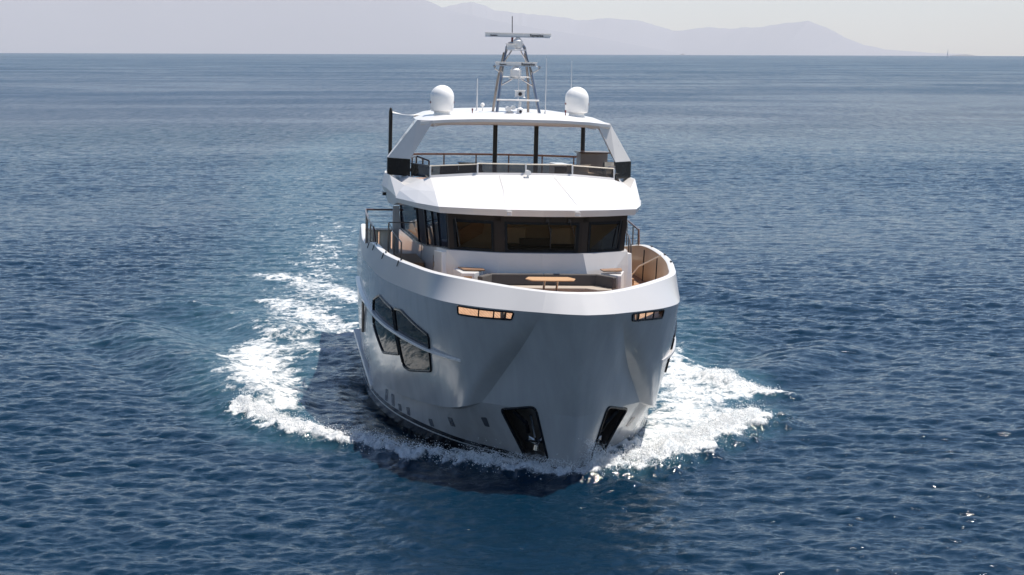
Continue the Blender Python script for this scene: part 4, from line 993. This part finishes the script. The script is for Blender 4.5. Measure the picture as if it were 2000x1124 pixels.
    msk = nt.nodes.new('ShaderNodeMixShader'); nt.links.new(math_n(nt, 'MULTIPLY', spl.outputs[0], math_n(nt, 'ADD', .30, math_n(nt, 'MULTIPLY', lanef.outputs[0], .85))), msk.inputs[0]); nt.links.new(b.outputs[0], msk.inputs[1]); nt.links.new(bd.outputs[0], msk.inputs[2])
    nt.links.new(mask, ms.inputs[0]); nt.links.new(msk.outputs[0], ms.inputs[1]); nt.links.new(fo.outputs[0], ms.inputs[2]); nt.links.new(ms.outputs[0], nt.nodes['Material Output'].inputs[0])
    return m
me.materials.append(water_mat())

# spray thrown up along the bow wave: thousands of droplets, one body
def height_at(x, y):
    f, a, h = foam_fields(x, y); return h
def spray():
    pts = []; rad = []
    for k, n, up, wd in (('crestL', 8000, .20, .30), ('crestR', 11000, .26, .38), ('crestR2', 900, .10, .3)):
        if k == 'PRx':
            x = rng.uniform(2.2, 6.5, n); y = rng.uniform(45.5, 60, n); ok = poly_sd(x, y, FM['PR']) > 0; x = x[ok]; y = y[ok]; zz = rng.exponential(.06, len(x))
        else:
            Ls = np.array(FM[k]); sl = np.hypot(*np.diff(Ls, axis=0).T); cs = np.concatenate([[0], np.cumsum(sl)]); u = rng.uniform(0, cs[-1], n)
            cl = rng.uniform(0, cs[-1], 60); sel = rng.random(n) < .6; u = np.where(sel, np.clip(rng.choice(cl, n) + rng.normal(0, .12, n), 0, cs[-1]), u)
            x = np.interp(u, cs, Ls[:, 0]) + rng.normal(0, wd * .6, n); y = np.interp(u, cs, Ls[:, 1]) + rng.normal(.15, wd, n); zz = rng.exponential(up * .32, n)
        z = height_at(x, y) + zz + .02; pts.append(np.stack([x, y, z], 1)); rad.append(rng.uniform(.003, .009, len(x)) * (1 + .8 * np.exp(-zz * 12)))
    # the sheet of water turned aside at the stem, right of the centre line
    n = 7000; a = rng.uniform(0, 1, n); x = 1.75 + .7 * a + rng.normal(0, .08, n); y = 44.6 + .9 * a + rng.normal(0, .10, n); z = .05 + rng.random(n) ** 1.6 * (.75 * (1 - a) + .2); pts.append(np.stack([x, y, z], 1)); rad.append(rng.uniform(.003, .009, n))
    n = 5000; a = rng.uniform(0, 1, n); x = 1.5 - 1.6 * a + rng.normal(0, .1, n); y = 44.6 + 1.0 * a + rng.normal(0, .12, n); z = .03 + rng.random(n) ** 1.8 * .42; pts.append(np.stack([x, y, z], 1)); rad.append(rng.uniform(.003, .008, n))
    P = np.concatenate(pts); r = np.concatenate(rad); o = np.array([(1, 0, 0), (-1, 0, 0), (0, 1, 0), (0, -1, 0), (0, 0, 1), (0, 0, -1)], float); f = np.array([(0, 2, 4), (2, 1, 4), (1, 3, 4), (3, 0, 4), (2, 0, 5), (1, 2, 5), (3, 1, 5), (0, 3, 5)])
    st = rng.uniform(.7, 1.6, (len(P), 1, 3)); V = (P[:, None] + o[None] * r[:, None, None] * st).reshape(-1, 3); Fc = (f[None] + 6 * np.arange(len(P))[:, None, None]).reshape(-1, 3)
    me = bpy.data.meshes.new('spray'); me.vertices.add(len(V)); me.vertices.foreach_set('co', V.astype(np.float32).ravel()); me.loops.add(Fc.size); me.loops.foreach_set('vertex_index', Fc.astype(np.int32).ravel())
    me.polygons.add(len(Fc)); me.polygons.foreach_set('loop_start', np.arange(0, Fc.size, 3, dtype=np.int32)); me.polygons.foreach_set('use_smooth', np.ones(len(Fc), bool)); me.update(calc_edges=True)
    m, nt, b = new_mat('spray_droplets'); nz = noise(nt, 8, 3, .5, mapping(nt, (1, 1, 1))); rp = ramp(nt, nz.outputs[0], .3, .7, (.75, .77, .78, 1), (.9, .9, .9, 1)); nt.links.new(rp.outputs[0], b.inputs['Base Color']); b.inputs['Roughness'].default_value = .5; me.materials.append(m)
    o_ = bpy.data.objects.new('spray', me); COL.objects.link(o_); tag(o_, 'white spray and droplets thrown up along the bow wave', 'spray', kind='stuff')
spray()

# ------------------------------------------------------------------ far mountains
def ridge(name, prof, y0, y1, seed, col):
    """a mountain range: skyline heights given as (picture azimuth, metres at the crest distance), slopes falling both ways"""
    g = np.random.default_rng(seed); az = np.linspace(prof[0][0], prof[-1][0], 500); hz = np.interp(az, [p[0] for p in prof], [p[1] for p in prof])
    for o in range(1, 6): hz = hz + np.interp(az, np.linspace(az[0], az[-1], 14 * 2 ** o), g.normal(size=14 * 2 ** o)) * 26 / 1.7 ** o * np.clip(hz / 500, .03, 1)
    hz = np.maximum(hz, 1); D = 28; prof_y = np.linspace(0, 1, D); vs = []
    for j, v in enumerate(prof_y):
        yy = y0 + (y1 - y0) * v * 1.5; sh = np.where(v < .667, (v / .667) ** 1.25, 1 - (v - .667) / .333)
        nz = np.interp(az, np.linspace(az[0], az[-1], 220), g.normal(size=220)) * .0 * math.sin(math.pi * min(1, v / .667)) if v < .667 else 0
        vs.append(np.stack([az * (y1 - 0) * (.75 + .25 * v / .667), np.full(500, yy), hz * np.clip(sh + nz, 0, 1) - 110 * (1 - np.clip(sh, 0, 1))], 1))
    vs = np.concatenate(vs); fs = [(j * 500 + i, j * 500 + i + 1, (j + 1) * 500 + i + 1, (j + 1) * 500 + i) for j in range(D - 1) for i in range(499)]
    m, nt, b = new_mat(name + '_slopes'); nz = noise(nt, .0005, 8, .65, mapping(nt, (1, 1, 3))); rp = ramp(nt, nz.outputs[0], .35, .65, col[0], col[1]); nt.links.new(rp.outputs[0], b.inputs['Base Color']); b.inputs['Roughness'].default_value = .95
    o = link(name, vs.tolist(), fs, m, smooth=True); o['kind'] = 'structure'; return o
def az(x): return (x - 1000) / 3889
def hm_(x, y, D): return ((103 + .003 * (x - 1000)) - y) / 3889 * D + 9
near_r = [(-3200, 90), (-2600, 10), (-1800, -20), (-1200, 5), (-800, -25), (-400, -25), (-100, -22), (100, -18), (300, -25), (500, -20), (640, -24), (760, -12), (820, 0), (850, 10), (868, 19), (900, 26), (1000, 45), (1150, 72), (1300, 100), (1330, 106)]
far_r = [(700, 40), (862, 18), (885, 12), (920, 5), (950, 14), (965, 23), (1000, 26), (1040, 29), (1085, 33), (1120, 38), (1180, 38), (1240, 41), (1275, 52), (1310, 62), (1340, 59), (1380, 54), (1420, 57), (1460, 57), (1500, 50), (1545, 46), (1572, 42), (1600, 52), (1640, 70), (1680, 88), (1720, 97), (1780, 101), (1810, 104), (1880, 106)]
ridge('hills', [(az(x), hm_(x, y, 46000)) for x, y in near_r], 38000, 46000, 4, ((.165, .178, .215, 1), (.17, .183, .22, 1)))  # slope colour lightened and blued to stand in for part of the haze
ridge('mountains', [(az(x), hm_(x, y, 58000)) for x, y in far_r], 50000, 58000, 9, ((.165, .178, .215, 1), (.17, .183, .22, 1)))  # same haze-toned slope colour as the hills

# distant sailing boat near the horizon on the right
sb_ = empty('sailing_boat', 'tiny white sailing boat near the horizon on the far right', 'sailing boat')
m = MB(); hl = [(-8, 0, .9), (-5, 1.6, .9), (2, 2.2, .9), (8, 1.6, .9), (8, -1.6, .9), (2, -2.2, .9), (-5, -1.6, .9)]
m.loft([(p[0] * .9, p[1] * .8, -.4) for p in hl], [(p[0], p[1], 1.3) for p in hl]); m.build('hull', M['sailwhite'], sb_)
m = MB(); m.tube([L(-1, 0, 1), L(-1, 0, 24)], .28, 8); m.build('mast', M['sailwhite'], sb_)
m = MB(); m.loft([(-.8, 0, 2.5), (6, .5, 2.5), (5.6, .6, 4), (-.8, 0, 23)], [(-.8, .1, 2.5), (6, .6, 2.5), (5.6, .7, 4), (-.8, .1, 23)]); m.build('sail', M['sailwhite'], sb_)
sb_.location = (az(1844) * 9000, 9000, -2.0); sb_.scale = (1.6, 1.6, 1.6); sb_.rotation_euler = (0, 0, R(12))

# ------------------------------------------------------------------ hazy air
HAZE_DENSITY = 1.9e-5
if HAZE_DENSITY:
    hz = MB(); X0, X1, Y0, Y1, Z0, Z1 = -60000, 60000, -2500, 66000, -190, 1720
    hv = [(x, y, z) for z in (Z0, Z1) for x, y in ((X0, Y0), (X1, Y0), (X1, Y1), (X0, Y1))]
    hm2 = bpy.data.materials.new('haze'); hm2.use_nodes = True; nt = hm2.node_tree; nt.nodes.remove(nt.nodes['Principled BSDF'])
    pv = nt.nodes.new('ShaderNodeVolumePrincipled'); pv.inputs['Color'].default_value = (1.0, .968, .96, 1); pv.inputs['Density'].default_value = HAZE_DENSITY; pv.inputs['Anisotropy'].default_value = .0
    nt.links.new(pv.outputs[0], nt.nodes['Material Output'].inputs['Volume'])
    ho = link('haze', hv, [(3, 2, 1, 0), (4, 5, 6, 7), (0, 1, 5, 4), (1, 2, 6, 5), (2, 3, 7, 6), (3, 0, 4, 7)], hm2); ho['kind'] = 'stuff'
